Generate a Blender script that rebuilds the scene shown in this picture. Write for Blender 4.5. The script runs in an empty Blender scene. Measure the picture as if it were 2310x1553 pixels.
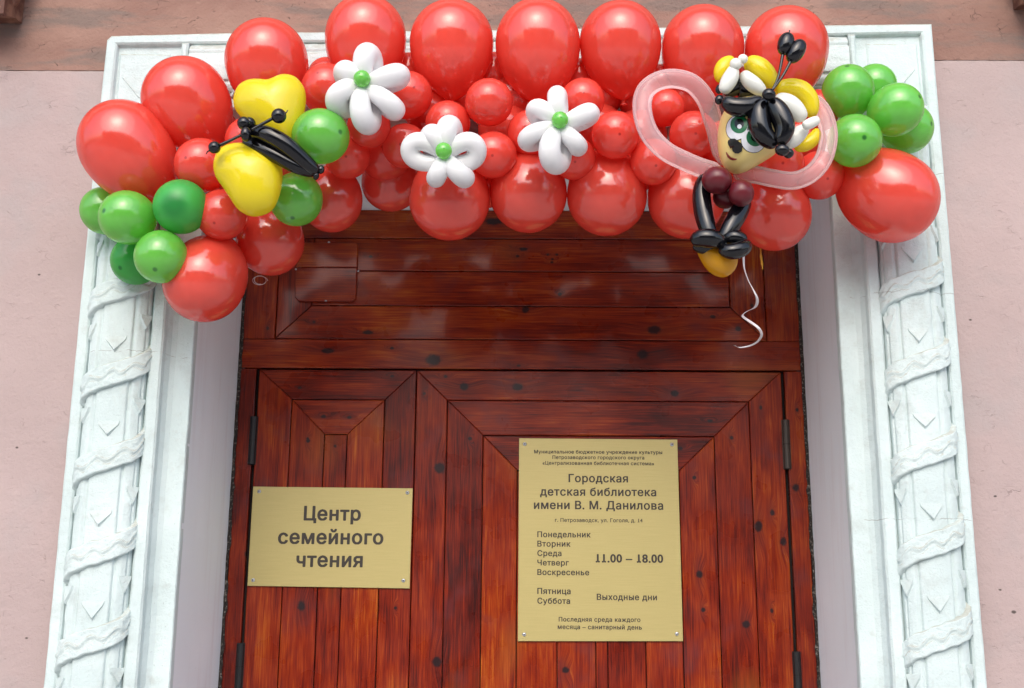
import bpy, bmesh, math, random
from math import sin, cos, pi, radians, sqrt, atan2
from mathutils import Vector, Matrix, Quaternion
from mathutils import noise as mnoise
from mathutils.bvhtree import BVHTree
from mathutils.geometry import interpolate_bezier

# ------------------------------------------------------------------ camera
SC = bpy.context.scene
COL = SC.collection
F, CX, CY = 2600.0, 1155.0, 776.5            # focal length and centre in photo pixels
CAM = Vector((0, -2.40, 1.5))
RM = Matrix.Rotation(radians(.45), 3, 'Z') @ Matrix.Rotation(pi/2 + radians(13.2), 3, 'X') @ Matrix.Rotation(radians(.4), 3, 'Z')
cd = bpy.data.cameras.new('camera')
cd.sensor_width = 36; cd.lens = F/2310*36; cd.clip_start = .05; cd.clip_end = 500
co = bpy.data.objects.new('camera', cd); COL.objects.link(co)
co.matrix_world = Matrix.Translation(CAM) @ RM.to_4x4()
SC.camera = co

# ------------------------------------------------------------------ daylight, overcast
SUN_EL, SUN_AZ = radians(40), radians(185)
w = bpy.data.worlds.new('World'); SC.world = w; w.use_nodes = True
nt = w.node_tree; nt.nodes.clear()
sky = nt.nodes.new('ShaderNodeTexSky'); sky.sky_type = 'NISHITA'; sky.sun_disc = False
sky.sun_elevation = SUN_EL; sky.sun_rotation = SUN_AZ
sky.air_density = 1.0; sky.dust_density = 3.0; sky.ozone_density = 1.0
hs = nt.nodes.new('ShaderNodeHueSaturation'); hs.inputs['Saturation'].default_value = .85
bg = nt.nodes.new('ShaderNodeBackground'); bg.inputs['Strength'].default_value = .15
wo = nt.nodes.new('ShaderNodeOutputWorld')
nt.links.new(sky.outputs[0], hs.inputs['Color']); nt.links.new(hs.outputs[0], bg.inputs[0]); nt.links.new(bg.outputs[0], wo.inputs[0])
sl = bpy.data.lights.new('sun', 'SUN'); sl.energy = .5; sl.angle = radians(70); sl.color = (1, .985, .96)
so = bpy.data.objects.new('sun', sl); COL.objects.link(so)
sdir = Vector((sin(SUN_AZ)*cos(SUN_EL), cos(SUN_AZ)*cos(SUN_EL), sin(SUN_EL)))
so.rotation_euler = sdir.to_track_quat('Z', 'Y').to_euler()
vs = SC.view_settings
vs.view_transform = 'Standard'; vs.look = 'None'; vs.gamma = 1; vs.use_curve_mapping = False
vs.exposure = 1.0

# ------------------------------------------------------------------ helpers
def at(px, py, Y):
    d = RM @ Vector(((px-CX)/F, -(py-CY)/F, -1.0))
    return CAM + d*((Y-CAM.y)/d.y)
def mpp(px, py, Y):
    return (at(px+1, py, Y) - at(px, py, Y)).length
WP = {}                                         # world position of every object used as a parent
def tag(o, label=None, cat=None, group=None, kind=None):
    if label: o['label'] = label
    if cat: o['category'] = cat
    if group: o['group'] = group
    if kind: o['kind'] = kind
    return o
def thing(name, loc, label, cat, group=None):
    o = bpy.data.objects.new(name, None); COL.objects.link(o); o.location = loc; o.empty_display_size = .05
    WP[o] = Vector(loc); return tag(o, label, cat, group)
def obj(name, V, Fc, mat, parent=None, smooth=False):
    V = [Vector(v) for v in V]
    c = sum(V, Vector())/len(V)
    me = bpy.data.meshes.new(name); me.from_pydata([v-c for v in V], [], Fc)
    me.materials.append(mat)
    bm = bmesh.new(); bm.from_mesh(me)
    bmesh.ops.recalc_face_normals(bm, faces=bm.faces); bm.to_mesh(me); bm.free()
    if smooth:
        me.polygons.foreach_set('use_smooth', [True]*len(me.polygons))
    o = bpy.data.objects.new(name, me); COL.objects.link(o)
    o.location = c - (WP[parent] if parent else Vector()); o.parent = parent; WP[o] = c
    return o
def box(x0, x1, y0, y1, z0, z1):
    V = [(x, y, z) for x in (x0, x1) for y in (y0, y1) for z in (z0, z1)]
    return V, [(0,1,3,2),(4,6,7,5),(0,4,5,1),(2,3,7,6),(0,2,6,4),(1,5,7,3)]
def join(*parts):
    V, Fc = [], []
    for v, f in parts:
        n = len(V); V += list(v); Fc += [tuple(i+n for i in q) for q in f]
    return V, Fc
def prism(poly, y0, y1, ch):
    """polygon in XZ (list of (x,z)), front at y0, back at y1, chamfered front edge"""
    n = len(poly)
    area = sum(poly[i][0]*poly[(i+1) % n][1] - poly[(i+1) % n][0]*poly[i][1] for i in range(n))
    if area < 0: poly = poly[::-1]
    ins = []
    for i in range(n):
        p0, p1, p2 = Vector(poly[i-1]), Vector(poly[i]), Vector(poly[(i+1) % n])
        a = (p1-p0).normalized(); b = (p2-p1).normalized()
        na = Vector((-a.y, a.x)); nb = Vector((-b.y, b.x))
        m = (na+nb); m = m/max(m.dot(na), .2)*1.0
        ins.append(p1 + m*ch)
    V = [(p.x, y0, p.y) for p in ins] + [(p[0], y0+ch*.8, p[1]) for p in poly] + [(p[0], y1, p[1]) for p in poly]
    Fc = [tuple(range(n)), tuple(range(3*n-1, 2*n-1, -1))]
    for i in range(n):
        j = (i+1) % n
        Fc += [(i, n+i, n+j, j), (n+i, 2*n+i, 2*n+j, n+j)]
    return V, Fc
def spline(P, n, closed=False):
    P = [Vector(p) for p in P]; m = len(P); out = []
    segs = m if closed else m-1
    for k in range(n + (0 if closed else 1)):
        t = k/n*segs; i = min(int(t), segs-1); u = t-i
        g = (lambda j: P[j % m]) if closed else (lambda j: P[max(0, min(m-1, j))])
        a, b, c, d = g(i-1), g(i), g(i+1), g(i+2)
        out.append(.5*((2*b)+(c-a)*u+(2*a-5*b+4*c-d)*u*u+(3*b-a-3*c+d)*u**3))
    return out
def tube(P, rad, nseg=20, closed=False, flat=None):
    """P list of Vectors, rad(t)->radius"""
    n = len(P); V, Fc = [], []
    T = []
    for i in range(n):
        a = P[(i-1) % n] if (closed or i > 0) else P[i]; b = P[(i+1) % n] if (closed or i < n-1) else P[i]
        T.append((b-a).normalized())
    ref = Vector((0, -1, 0))
    if abs(T[0].dot(ref)) > .9: ref = Vector((0, 0, 1))
    N = (ref - T[0]*ref.dot(T[0])).normalized(); Ns = [N]
    for i in range(1, n):
        q = T[i-1].rotation_difference(T[i]); N = q @ N; N = (N - T[i]*N.dot(T[i])).normalized(); Ns.append(N)
    for i in range(n):
        B = T[i].cross(Ns[i]); r = rad(i/(n-1) if not closed else i/n)
        fl = flat or 1
        for k in range(nseg):
            a = 2*pi*k/nseg
            V.append(P[i] + (Ns[i]*cos(a)*fl + B*sin(a))*r)
    for i in range(n if closed else n-1):
        for k in range(nseg):
            j = (i+1) % n; l = (k+1) % nseg
            Fc.append((i*nseg+k, i*nseg+l, j*nseg+l, j*nseg+k))
    if not closed:
        Fc.append(tuple(range(nseg))[::-1]); Fc.append(tuple((n-1)*nseg+k for k in range(nseg)))
    return V, Fc
def sausage(r, e=.42, lo=.02):
    return lambda t: r*max(lo, (max(0, sin(pi*min(1, max(0, t)))))**e)
def capt(t, n):          # path parameter bunching points at both ends, so that caps come out round
    return [.5-.5*cos(pi*k/n) for k in range(n+1)]
def seg(pts, r, e=.42, n=26, nseg=20, flat=None):
    """a twisted balloon segment: pts world points, r metres"""
    Q = spline(pts, 240)
    ts = capt(0, n); P = [Q[int(round(t*240))] for t in ts]
    n0 = len(P)
    return tube(P, lambda u: r*max(.03, max(0., sin(pi*ts[int(round(u*(n0-1)))]))**e), nseg, flat=flat)
def ellipsoid(c, rx, ry, rz, rot=0, n=24, m=16):
    V, Fc = [], []
    R = Matrix.Rotation(rot, 3, 'Y')
    for i in range(m+1):
        a = pi*i/m
        for k in range(n):
            b = 2*pi*k/n
            V.append(Vector(c) + R @ Vector((rx*sin(a)*cos(b), ry*sin(a)*sin(b), rz*cos(a))))
    for i in range(m):
        for k in range(n):
            l = (k+1) % n
            Fc.append((i*n+k, i*n+l, (i+1)*n+l, (i+1)*n+k))
    return V, Fc

# ------------------------------------------------------------------ materials
class NT:
    def __init__(s, name):
        s.m = bpy.data.materials.new(name); s.m.use_nodes = True; s.t = s.m.node_tree; s.t.nodes.clear()
        s.out = s.n('ShaderNodeOutputMaterial')
    def n(s, k, **kw):
        x = s.t.nodes.new(k)
        for a, b in kw.items(): setattr(x, a, b)
        return x
    def put(s, sock, v):
        if v is None: return
        if isinstance(v, bpy.types.NodeSocket): s.t.links.new(v, sock)
        else: sock.default_value = v
    def math(s, op, a, b=None, c=None, clamp=False):
        x = s.n('ShaderNodeMath', operation=op, use_clamp=clamp)
        for i, v in enumerate((a, b, c)):
            if v is not None: s.put(x.inputs[i], v)
        return x.outputs[0]
    def vmath(s, op, a, b=None):
        x = s.n('ShaderNodeVectorMath', operation=op)
        s.put(x.inputs[0], a); s.put(x.inputs[1], b)
        return x.outputs['Value'] if op in ('LENGTH', 'DISTANCE', 'DOT_PRODUCT') else x.outputs[0]
    def noise(s, vec, scale, detail=4, rough=.55, dist=0):
        x = s.n('ShaderNodeTexNoise'); s.put(x.inputs['Vector'], vec)
        x.inputs['Scale'].default_value = scale; x.inputs['Detail'].default_value = detail
        x.inputs['Roughness'].default_value = rough; x.inputs['Distortion'].default_value = dist
        return x.outputs[0]
    def ramp(s, f, stops):
        x = s.n('ShaderNodeValToRGB'); s.put(x.inputs[0], f); e = x.color_ramp.elements
        while len(e) < len(stops): e.new(.5)
        for i, (p, c) in enumerate(stops):
            e[i].position = p; e[i].color = (c[0], c[1], c[2], 1) if hasattr(c, '__len__') else (c, c, c, 1)
        return x.outputs[0]
    def mapr(s, f, a, b, c=0, d=1):
        x = s.n('ShaderNodeMapRange', interpolation_type='SMOOTHSTEP'); s.put(x.inputs[0], f)
        for i, v in enumerate((a, b, c, d)): x.inputs[i+1].default_value = v
        return x.outputs[0]
    def mix(s, f, a, b, mode='MIX'):
        x = s.n('ShaderNodeMix', data_type='RGBA', blend_type=mode)
        s.put(x.inputs[0], f)
        for k, v in ((6, a), (7, b)):
            if isinstance(v, tuple) and len(v) == 3: v = (*v, 1)
            s.put(x.inputs[k], v)
        return x.outputs[2]
    def pos(s, scale=(1, 1, 1), offs=None):
        g = s.n('ShaderNodeNewGeometry').outputs['Position']
        if offs is not None: g = s.vmath('ADD', g, offs)
        x = s.n('ShaderNodeMapping'); s.put(x.inputs[0], g); x.inputs['Scale'].default_value = scale
        return x.outputs[0]
    def bump(s, h, strength, dist, normal=None):
        x = s.n('ShaderNodeBump'); s.put(x.inputs['Height'], h)
        x.inputs['Strength'].default_value = strength; x.inputs['Distance'].default_value = dist
        if normal: s.put(x.inputs['Normal'], normal)
        return x.outputs[0]
    def pbr(s, color, rough=.5, normal=None, **kw):
        x = s.n('ShaderNodeBsdfPrincipled')
        if isinstance(color, tuple) and len(color) == 3: color = (*color, 1)
        s.put(x.inputs['Base Color'], color); s.put(x.inputs['Roughness'], rough)
        if normal: s.put(x.inputs['Normal'], normal)
        for k, v in kw.items(): s.put(x.inputs[k.replace('_', ' ')], v)
        return x.outputs[0]
    def done(s, shader):
        s.put(s.out.inputs[0], shader); return s.m

def latex(name, col, trans, clear=.12, dot=True, rough=.14, dotsize=.07, dotcol=None, tmix=.22, spec=.5, coat=0.):
    """balloon rubber: thin coloured film, a little see-through, darker where the rubber is thick at the pole"""
    s = NT(name)
    tc = s.n('ShaderNodeTexCoord').outputs['Object']
    c = (*col, 1)
    nz = s.noise(tc, 1.3, 2)
    c = s.mix(s.mapr(nz, .35, .7), c, tuple(x*.86 for x in col))
    c = s.mix(s.math('MULTIPLY', s.n('ShaderNodeObjectInfo').outputs['Random'], .30), c, tuple(x*.72 for x in col))
    if dot:
        d = s.vmath('DISTANCE', tc, (0, 0, 1))
        m = s.mapr(d, dotsize*.35, dotsize, 1, 0)
        c = s.mix(m, c, dotcol or tuple(x*.22 for x in col))
    bp = s.bump(s.noise(tc, 5, 2), .02, .02)
    p = s.pbr(c, rough, bp, Specular_IOR_Level=spec, Coat_Weight=coat, Coat_Roughness=rough)
    tl = s.n('ShaderNodeBsdfTranslucent'); tl.inputs[0].default_value = (*trans, 1)
    tr = s.n('ShaderNodeBsdfTransparent'); tr.inputs[0].default_value = (*[min(1, x*1.0) for x in trans], 1)
    m1 = s.n('ShaderNodeMixShader'); m1.inputs[0].default_value = tmix; s.put(m1.inputs[1], p); s.put(m1.inputs[2], tl.outputs[0])
    m2 = s.n('ShaderNodeMixShader'); m2.inputs[0].default_value = clear; s.put(m2.inputs[1], m1.outputs[0]); s.put(m2.inputs[2], tr.outputs[0])
    return s.done(m2.outputs[0])
M_RED = latex('red_latex', (.92, .100, .068), (1, .13, .07), .14, dot=False, spec=.95, coat=.5)
M_REDS = latex('red_latex_small', (.90, .090, .062), (1, .13, .07), .12, spec=.9, dotsize=.08, dotcol=(.40, .018, .012))
M_GREEN = latex('green_latex', (.17, .60, .085), (.5, 1, .25), .12, spec=.9, coat=.4, dotsize=.13, dotcol=(.01, .12, .03))
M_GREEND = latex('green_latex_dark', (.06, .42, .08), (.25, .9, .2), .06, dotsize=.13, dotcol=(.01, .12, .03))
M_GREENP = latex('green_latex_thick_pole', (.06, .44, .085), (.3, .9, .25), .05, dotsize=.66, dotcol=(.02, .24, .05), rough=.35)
M_YEL = latex('yellow_latex', (.90, .76, .025), (1, .9, .1), .05, dot=False)
M_WHITE = latex('white_latex', (.93, .935, .94), (.95, .95, 1), .0, dot=False, rough=.28, tmix=.14)
M_WHITE2 = latex('cream_white_latex', (.88, .90, .84), (.9, .9, .8), .0, dot=False, rough=.2, tmix=.14)
M_BLACK = latex('black_latex', (.004, .004, .006), (.05, .02, .02), .0, dot=False, rough=.13, tmix=.02, spec=.55)
M_BEIGE = latex('beige_latex', (.98, .80, .30), (1, .85, .4), .0, dot=False, rough=.3, tmix=.10)
M_MAROON = latex('maroon_latex', (.14, .012, .020), (.3, .03, .03), .04, dot=False, rough=.30, tmix=.05)
M_ORANGE = latex('orange_latex', (.72, .36, .012), (1, .55, .03), .05, dot=False, rough=.18)
s = NT('clear_latex')
tr = s.n('ShaderNodeBsdfTransparent'); tr.inputs[0].default_value = (.98, .92, .92, 1)
p = s.pbr((.95, .72, .73), .12, Specular_IOR_Level=.7)
fr = s.n('ShaderNodeFresnel'); fr.inputs[0].default_value = 1.35
f2 = s.math('ADD', s.math('MULTIPLY', fr.outputs[0], .9), .24, clamp=True)
mx = s.n('ShaderNodeMixShader'); s.put(mx.inputs[0], f2); s.put(mx.inputs[1], tr.outputs[0]); s.put(mx.inputs[2], p)
M_CLEAR = s.done(mx.outputs[0])

def flat_mat(name, col, rough=.4, metal=0.):
    s = NT(name); n = s.noise(s.pos(), 60, 3)
    c = s.mix(s.mapr(n, .3, .7), tuple(x*.9 for x in col), col)
    return s.done(s.pbr(c, rough, Metallic=metal))
M_INKB = flat_mat('sticker_black', (.006, .005, .005), .25)
M_INKW = flat_mat('sticker_white', (.74, .76, .80), .3)
M_INKG = flat_mat('sticker_green', (.004, .14, .045), .3)
M_INKR = flat_mat('sticker_maroon', (.22, .015, .012), .35)
M_TEXT = flat_mat('dark_print', (.030, .022, .016), .5)
M_SCREW = flat_mat('zinc_screw', (.62, .66, .70), .32, .8)
M_HINGE = flat_mat('hinge_metal', (.018, .017, .018), .42, .3)
M_HINGE2 = flat_mat('hinge_metal_worn', (.055, .042, .034), .45, .3)
M_DARK = flat_mat('dark_gap', (.010, .006, .005), .8)
M_RIB = flat_mat('white_ribbon', (.78, .74, .76), .3)
M_RIBY = flat_mat('yellow_ribbon', (.6, .3, .02), .35)
M_LINE = flat_mat('clear_line', (.6, .55, .55), .15)

s = NT('brass_plate')
bn = s.noise(s.pos((1, 1, 90)), 14, 3)
spk = s.noise(s.pos(), 700, 2)
c = s.mix(s.mapr(bn, .3, .7), (.45, .375, .145), (.50, .415, .17))
c = s.mix(s.mapr(spk, .55, .8), c, (.41, .34, .13))
M_PLATE = s.done(s.pbr(c, .42, s.bump(spk, .04, .001), Metallic=.30))

KH = [(978,812,20,15),(740,792,17,7),(830,750,13,6),(1476,744,17,12),(1450,800,15,12),(1186,699,10,9),(1665,742,8,7),
      (1608,715,8,5),(1047,873,11,10),(1168,873,15,10),(1522,888,11,8),(1181,562,11,5),(1168,578,5,4),(1263,664,5,5),
      (885,849,6,4),(1602,950,7,4),(730,940,7,5),(788,942,6,4),(676,875,6,4),(1005,850,5,4),(708,727,4,4),(884,786,6,4),
      (1236,575,4,3),(1246,585,4,3),(1256,575,4,3),(1245,592,4,3),(836,579,6,4),(1115,500,22,10),(1380,1020,5,4),(1535,1012,6,5),(1170,825,5,3),(1770,728,9,8)]
KV = [(992,1056,14,14),(985,1493,13,13),(680,1367,10,13),(1683,1409,10,10),(1711,1188,10,14),(1742,1157,6,8),(1767,1222,9,11),
      (1795,1100,9,10),(1578,1296,9,10),(1586,1376,6,6),(1276,1512,9,8),(1798,925,4,5),(756,1007,4,4),(694,990,4,4),
      (1716,920,4,6),(1650,988,5,5),(957,888,4,4),(1741,1378,4,6),(604,741,4,5),(892,1372,4,4),(1566,1078,5,5),(1696,690,4,5),
      (1060,990,5,5),(695,995,5,5),(556,1250,5,7)]
YD = .44
def wood(name, horiz, knots):
    s = NT(name)
    rnd = s.n('ShaderNodeObjectInfo').outputs['Random']
    cx = s.n('ShaderNodeCombineXYZ')
    s.put(cx.inputs[0], s.math('MULTIPLY', rnd, 37)); s.put(cx.inputs[1], s.math('MULTIPLY', rnd, 91)); s.put(cx.inputs[2], s.math('MULTIPLY', rnd, 53))
    off = cx.outputs[0]
    g0 = s.n('ShaderNodeNewGeometry').outputs['Position']
    sp = s.n('ShaderNodeSeparateXYZ'); s.put(sp.inputs[0], g0); X, Z = sp.outputs[0], sp.outputs[2]
    km = None; halo = None
    for (px, py, rx, ry) in knots:
        p = at(px, py, YD); m = mpp(px, py, YD)
        a = s.math('POWER', s.math('DIVIDE', s.math('SUBTRACT', X, p.x), rx*m), 2)
        b = s.math('POWER', s.math('DIVIDE', s.math('SUBTRACT', Z, p.z), ry*m), 2)
        d = s.math('ADD', a, b)
        km = d if km is None else s.math('MINIMUM', km, d)
        al = .35 if horiz else 1.4; be = 1.4 if horiz else .35
        h = s.math('ADD', s.math('MULTIPLY', a, .12 if horiz else .8), s.math('MULTIPLY', b, .8 if horiz else .12))
        halo = h if halo is None else s.math('MINIMUM', halo, h)
    wob = s.math('MULTIPLY', s.math('SUBTRACT', s.noise(s.pos(), 110, 4, .7), .5), .8)
    km = s.math('ADD', s.math('SQRT', km), wob)
    kmask = s.mapr(km, .55, 1.15, 1, 0)
    kh = s.mapr(s.math('SQRT', halo), .1, 2.2, 1, 0)
    # grain, bent round the knots
    sc1 = (1, 1, 9) if horiz else (9, 1, 1)
    sc2 = (1.5, 1, 60) if horiz else (60, 1, 1.5)
    warp = s.n('ShaderNodeCombineXYZ')
    s.put(warp.inputs[2 if horiz else 0], s.math('MULTIPLY', kh, .012))
    offw = s.vmath('ADD', off, warp.outputs[0])
    blot = s.noise(s.pos((1, 1, 2.2) if horiz else (2.2, 1, 1), off), 3.6, 3, .6, .4)
    g1 = s.noise(s.pos(sc1, offw), 5, 5, .6, .8)
    g2 = s.noise(s.pos(sc2, offw), 5, 4, .65, .3)
    g3 = s.noise(s.pos((4, 1, 300) if horiz else (300, 1, 4), offw), 3, 2, .5)
    tone = s.math('ADD', s.math('MULTIPLY', blot, .54), s.math('MULTIPLY', g1, .42))
    tone = s.math('SUBTRACT', s.math('ADD', tone, s.math('MULTIPLY', g2, .44)), .03)
    tone = s.math('ADD', tone, s.math('MULTIPLY', s.math('SUBTRACT', rnd, .5), .12))
    tone = s.math('ADD', tone, s.math('MULTIPLY', s.math('SUBTRACT', g3, .5), .5))
    c = s.ramp(tone, [(.45, (.035, .0035, .0028)), (.56, (.105, .0070, .0026)), (.67, (.200, .0145, .0030)), (.79, (.29, .036, .0048)), (.93, (.43, .105, .012))])
    # bluish-purple clouds mixed at random into the board colour
    pur = s.noise(s.pos((1, 1, 1), off), 7, 3, .6)
    c = s.mix(s.math('MULTIPLY', s.mapr(pur, .55, .75), .5), c, (.11, .026, .030))
    gold = s.noise(s.pos((1, 1, 1.6) if horiz else (1.6, 1, .8), (3.1, 1.7, 9.2)), 3.0, 2, .5)
    c = s.mix(s.math('MULTIPLY', s.mapr(gold, .60, .76), .38), c, (.34, .105, .014))
    c = s.mix(s.math('MULTIPLY', kh, .38), c, (.075, .016, .014))
    c = s.mix(s.math('MULTIPLY', kmask, .93), c, (.014, .010, .012))
    hgt = s.math('ADD', s.math('MULTIPLY', g2, .5), s.math('MULTIPLY', g3, .5))
    bp = s.bump(hgt, .25, .0015)
    bp2 = s.bump(s.noise(s.pos((1, 1, .5)), 7, 1), .08, .003, bp)
    ro = s.mapr(s.noise(s.pos(), 9, 3), .3, .7, .24, .42)
    return s.done(s.pbr(c, ro, bp2, Specular_IOR_Level=.22, Coat_Weight=.20, Coat_Roughness=.10))
M_WH = wood('varnished_pine_horizontal', True, KH)
M_WV = wood('varnished_pine_vertical', False, KV)

def plaster_white():
    s = NT('painted_stucco')
    P = s.pos()
    geo = s.n('ShaderNodeNewGeometry'); sp = s.n('ShaderNodeSeparateXYZ'); s.put(sp.inputs[0], geo.outputs['Position'])
    sn = s.n('ShaderNodeSeparateXYZ'); s.put(sn.inputs[0], geo.outputs['True Normal'])
    big = s.noise(P, 5, 4); mid = s.noise(P, 38, 4, .65); fine = s.noise(P, 260, 3, .6)
    c = s.mix(s.mapr(big, .35, .7), (.52, .615, .61), (.605, .70, .695))
    c = s.mix(s.math('MULTIPLY', s.mapr(s.noise(P, 13, 5, .7), .50, .72), .45), c, (.40, .45, .43))
    c = s.mix(s.math('MULTIPLY', s.mapr(mid, .56, .74), .3), c, (.40, .42, .39))
    spk = s.mapr(fine, .66, .74)
    c = s.mix(s.math('MULTIPLY', spk, s.mapr(s.noise(P, 11, 2), .42, .62, 0, .6)), c, (.22, .24, .23))
    # grime settled on ledges that face up
    up = s.mapr(sn.outputs[2], .10, .45)
    up = s.math('MULTIPLY', up, s.mapr(mid, .3, .6, .15, .6))
    c = s.mix(up, c, (.30, .27, .20))
    # hair cracks right across the casing
    for (px, py, sgn) in ((2100, 1172, 1), (2060, 392, 1), (170, 795, -1), (1950, 662, 1)):
        z0 = at(px, py, 0).z
        wv = s.math('MULTIPLY', s.math('SUBTRACT', s.noise(s.pos((1, 0, .2)), 26, 4, .7), .5), .022)
        d = s.math('ABSOLUTE', s.math('SUBTRACT', s.math('SUBTRACT', sp.outputs[2], z0), wv))
        m = s.math('MULTIPLY', s.mapr(d, .0002, .0011, .6, 0), s.mapr(s.noise(P, 33, 3), .40, .56))
        side = s.math('GREATER_THAN', s.math('MULTIPLY', sp.outputs[0], sgn), .72)
        c = s.mix(s.math('MULTIPLY', m, side), c, (.14, .12, .10))
    h = s.math('ADD', s.math('MULTIPLY', mid, .6), s.math('MULTIPLY', fine, .25))
    return s.done(s.pbr(c, .75, s.bump(h, .75, .006)))
M_STUCCO = plaster_white()
def jamb():
    s = NT('painted_jamb'); P = s.pos()
    big = s.noise(P, 4, 4); fine = s.noise(P, 150, 3)
    c = s.mix(s.mapr(big, .35, .7), (.80, .87, .91), (.84, .90, .94))
    st = s.noise(s.pos((30, 30, 2.5)), 1, 4)
    c = s.mix(s.math('MULTIPLY', s.mapr(st, .5, .75), .30), c, (.60, .55, .57))
    spk = s.noise(P, 210, 3, .65)
    c = s.mix(s.math('MULTIPLY', s.mapr(spk, .70, .76), .45), c, (.18, .14, .13))
    h = s.math('ADD', s.math('MULTIPLY', s.noise(P, 22, 3), .7), s.math('MULTIPLY', fine, .15))
    return s.done(s.pbr(c, .6, s.bump(h, .35, .004)))
M_JAMB = jamb()
def pink():
    s = NT('pink_plaster'); P = s.pos()
    big = s.noise(P, 2.2, 3); med = s.noise(P, 30, 5, .6); fine = s.noise(P, 170, 4, .65)
    c = s.mix(s.mapr(big, .3, .7), (.39, .300, .287), (.44, .340, .326))
    c = s.mix(s.math('MULTIPLY', s.mapr(s.noise(P, 6, 5), .48, .72), .45), c, (.35, .315, .31))
    # trowel marks: short curved scratches
    vo = s.n('ShaderNodeTexVoronoi', feature='DISTANCE_TO_EDGE')
    wp = s.vmath('ADD', s.pos((1, 1, 1.8)), s.vmath('MULTIPLY', s.n('ShaderNodeTexNoise').outputs[1], (.0, .0, .0)))
    dn = s.n('ShaderNodeTexNoise'); dn.inputs['Scale'].default_value = 16; dn.inputs['Detail'].default_value = 4; s.put(dn.inputs[0], P)
    wp = s.vmath('ADD', s.pos((1, 1, 1.8)), s.vmath('MULTIPLY', dn.outputs[1], (.16, .16, .16)))
    s.put(vo.inputs['Vector'], wp); vo.inputs['Scale'].default_value = 14
    cr = s.math('MULTIPLY', s.mapr(vo.outputs[0], 0, .018, 1, 0), s.mapr(s.noise(P, 26, 4), .56, .68))
    pit = s.math('MULTIPLY', s.mapr(s.noise(P, 95, 2), .73, .78), s.mapr(s.noise(P, 9, 2), .5, .6))
    dk = s.math('MAXIMUM', cr, pit)
    c = s.mix(s.math('MULTIPLY', dk, .28), c, (.24, .17, .15))
    for (px, py, rr_) in ((2287, 1381, 5), (2256, 1331, 3), (2189, 722, 3), (38, 1010, 3), (2245, 1120, 3), (2160, 930, 4), (88, 620, 3), (60, 1440, 3)):
        q = at(px, py, YW); d = s.vmath('DISTANCE', s.pos((1, 0, 1.5)), (q.x, 0, q.z*1.5))
        c = s.mix(s.mapr(s.math('ADD', d, s.math('MULTIPLY', fine, .003)), rr_*.0010, rr_*.0010+.003, .9, 0), c, (.06, .045, .04))
    h = s.math('ADD', s.math('MULTIPLY', med, .9), s.math('MULTIPLY', fine, .35))
    h = s.math('SUBTRACT', h, s.math('MULTIPLY', dk, .35))
    return s.done(s.pbr(c, .85, s.bump(h, .65, .006)))
YW = .05
M_PINK = pink()
def brown():
    s = NT('brown_plaster'); P = s.pos()
    big = s.noise(s.pos((1, 1, 1.6)), 3.2, 5, .6); med = s.noise(P, 34, 5, .6); fine = s.noise(P, 150, 4, .65)
    c = s.mix(s.mapr(big, .36, .66), (.25, .138, .108), (.32, .19, .148))
    gr = s.noise(s.pos((.6, 1, 3.2)), 6, 5, .62)
    c = s.mix(s.math('MULTIPLY', s.mapr(gr, .47, .64), .9), c, (.19, .14, .12))
    pl = s.noise(s.pos((1, 1, 3.2), (4.3, .2, 1.9)), 9, 5, .65)
    c = s.mix(s.math('MULTIPLY', s.mapr(pl, .62, .74), .6), c, (.42, .28, .215))
    dn = s.n('ShaderNodeTexNoise'); dn.inputs['Scale'].default_value = 14; dn.inputs['Detail'].default_value = 4; s.put(dn.inputs[0], P)
    wp = s.vmath('ADD', s.pos((1, 1, 2.6)), s.vmath('MULTIPLY', dn.outputs[1], (.18, .18, .18)))
    vo = s.n('ShaderNodeTexVoronoi', feature='DISTANCE_TO_EDGE'); s.put(vo.inputs['Vector'], wp); vo.inputs['Scale'].default_value = 22
    cr = s.math('MULTIPLY', s.mapr(vo.outputs[0], 0, .03, 1, 0), s.mapr(s.noise(P, 28, 4, .65), .55, .66))
    pit = s.math('MULTIPLY', s.mapr(s.noise(P, 85, 2), .70, .76), s.mapr(s.noise(P, 8, 2), .45, .6))
    dk = s.math('MAXIMUM', cr, pit)
    c = s.mix(s.math('MULTIPLY', dk, .65), c, (.07, .05, .045))
    h = s.math('ADD', s.math('MULTIPLY', med, .9), s.math('MULTIPLY', fine, .4))
    h = s.math('SUBTRACT', h, s.math('MULTIPLY', dk, .6))
    return s.done(s.pbr(c, .9, s.bump(h, .7, .006)))
M_BROWN = brown()
s = NT('crumbled_mortar'); P = s.pos(); n = s.noise(P, 180, 3, .7)
M_MORTAR = s.done(s.pbr(s.mix(s.mapr(n, .52, .66), (.020, .015, .012), (.22, .19, .16)), .9, s.bump(n, .8, .004)))
s = NT('asphalt'); n = s.noise(s.pos(), 60, 4); M_ASPH = s.done(s.pbr(s.mix(n, (.14, .14, .145), (.20, .20, .20)), .9))
s = NT('paving'); br = s.n('ShaderNodeTexBrick'); s.put(br.inputs[0], s.pos()); br.inputs['Scale'].default_value = 2.5
br.inputs['Color1'].default_value = (.52, .52, .51, 1); br.inputs['Color2'].default_value = (.46, .46, .45, 1); br.inputs['Mortar'].default_value = (.12, .12, .11, 1)
M_PAVE = s.done(s.pbr(br.outputs[0], .85))
M_OPP = flat_mat('ochre_facade', (.62, .56, .44), .85); M_GLASS = flat_mat('window_glass', (.03, .04, .05), .08)
M_ROOF = flat_mat('grey_roof', (.12, .12, .13), .6); M_TRIM = flat_mat('white_trim', (.7, .7, .68), .6)
M_LEAF = flat_mat('lime_leaves', (.06, .11, .03), .7); M_BARK = flat_mat('lime_bark', (.12, .09, .07), .9)
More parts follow.
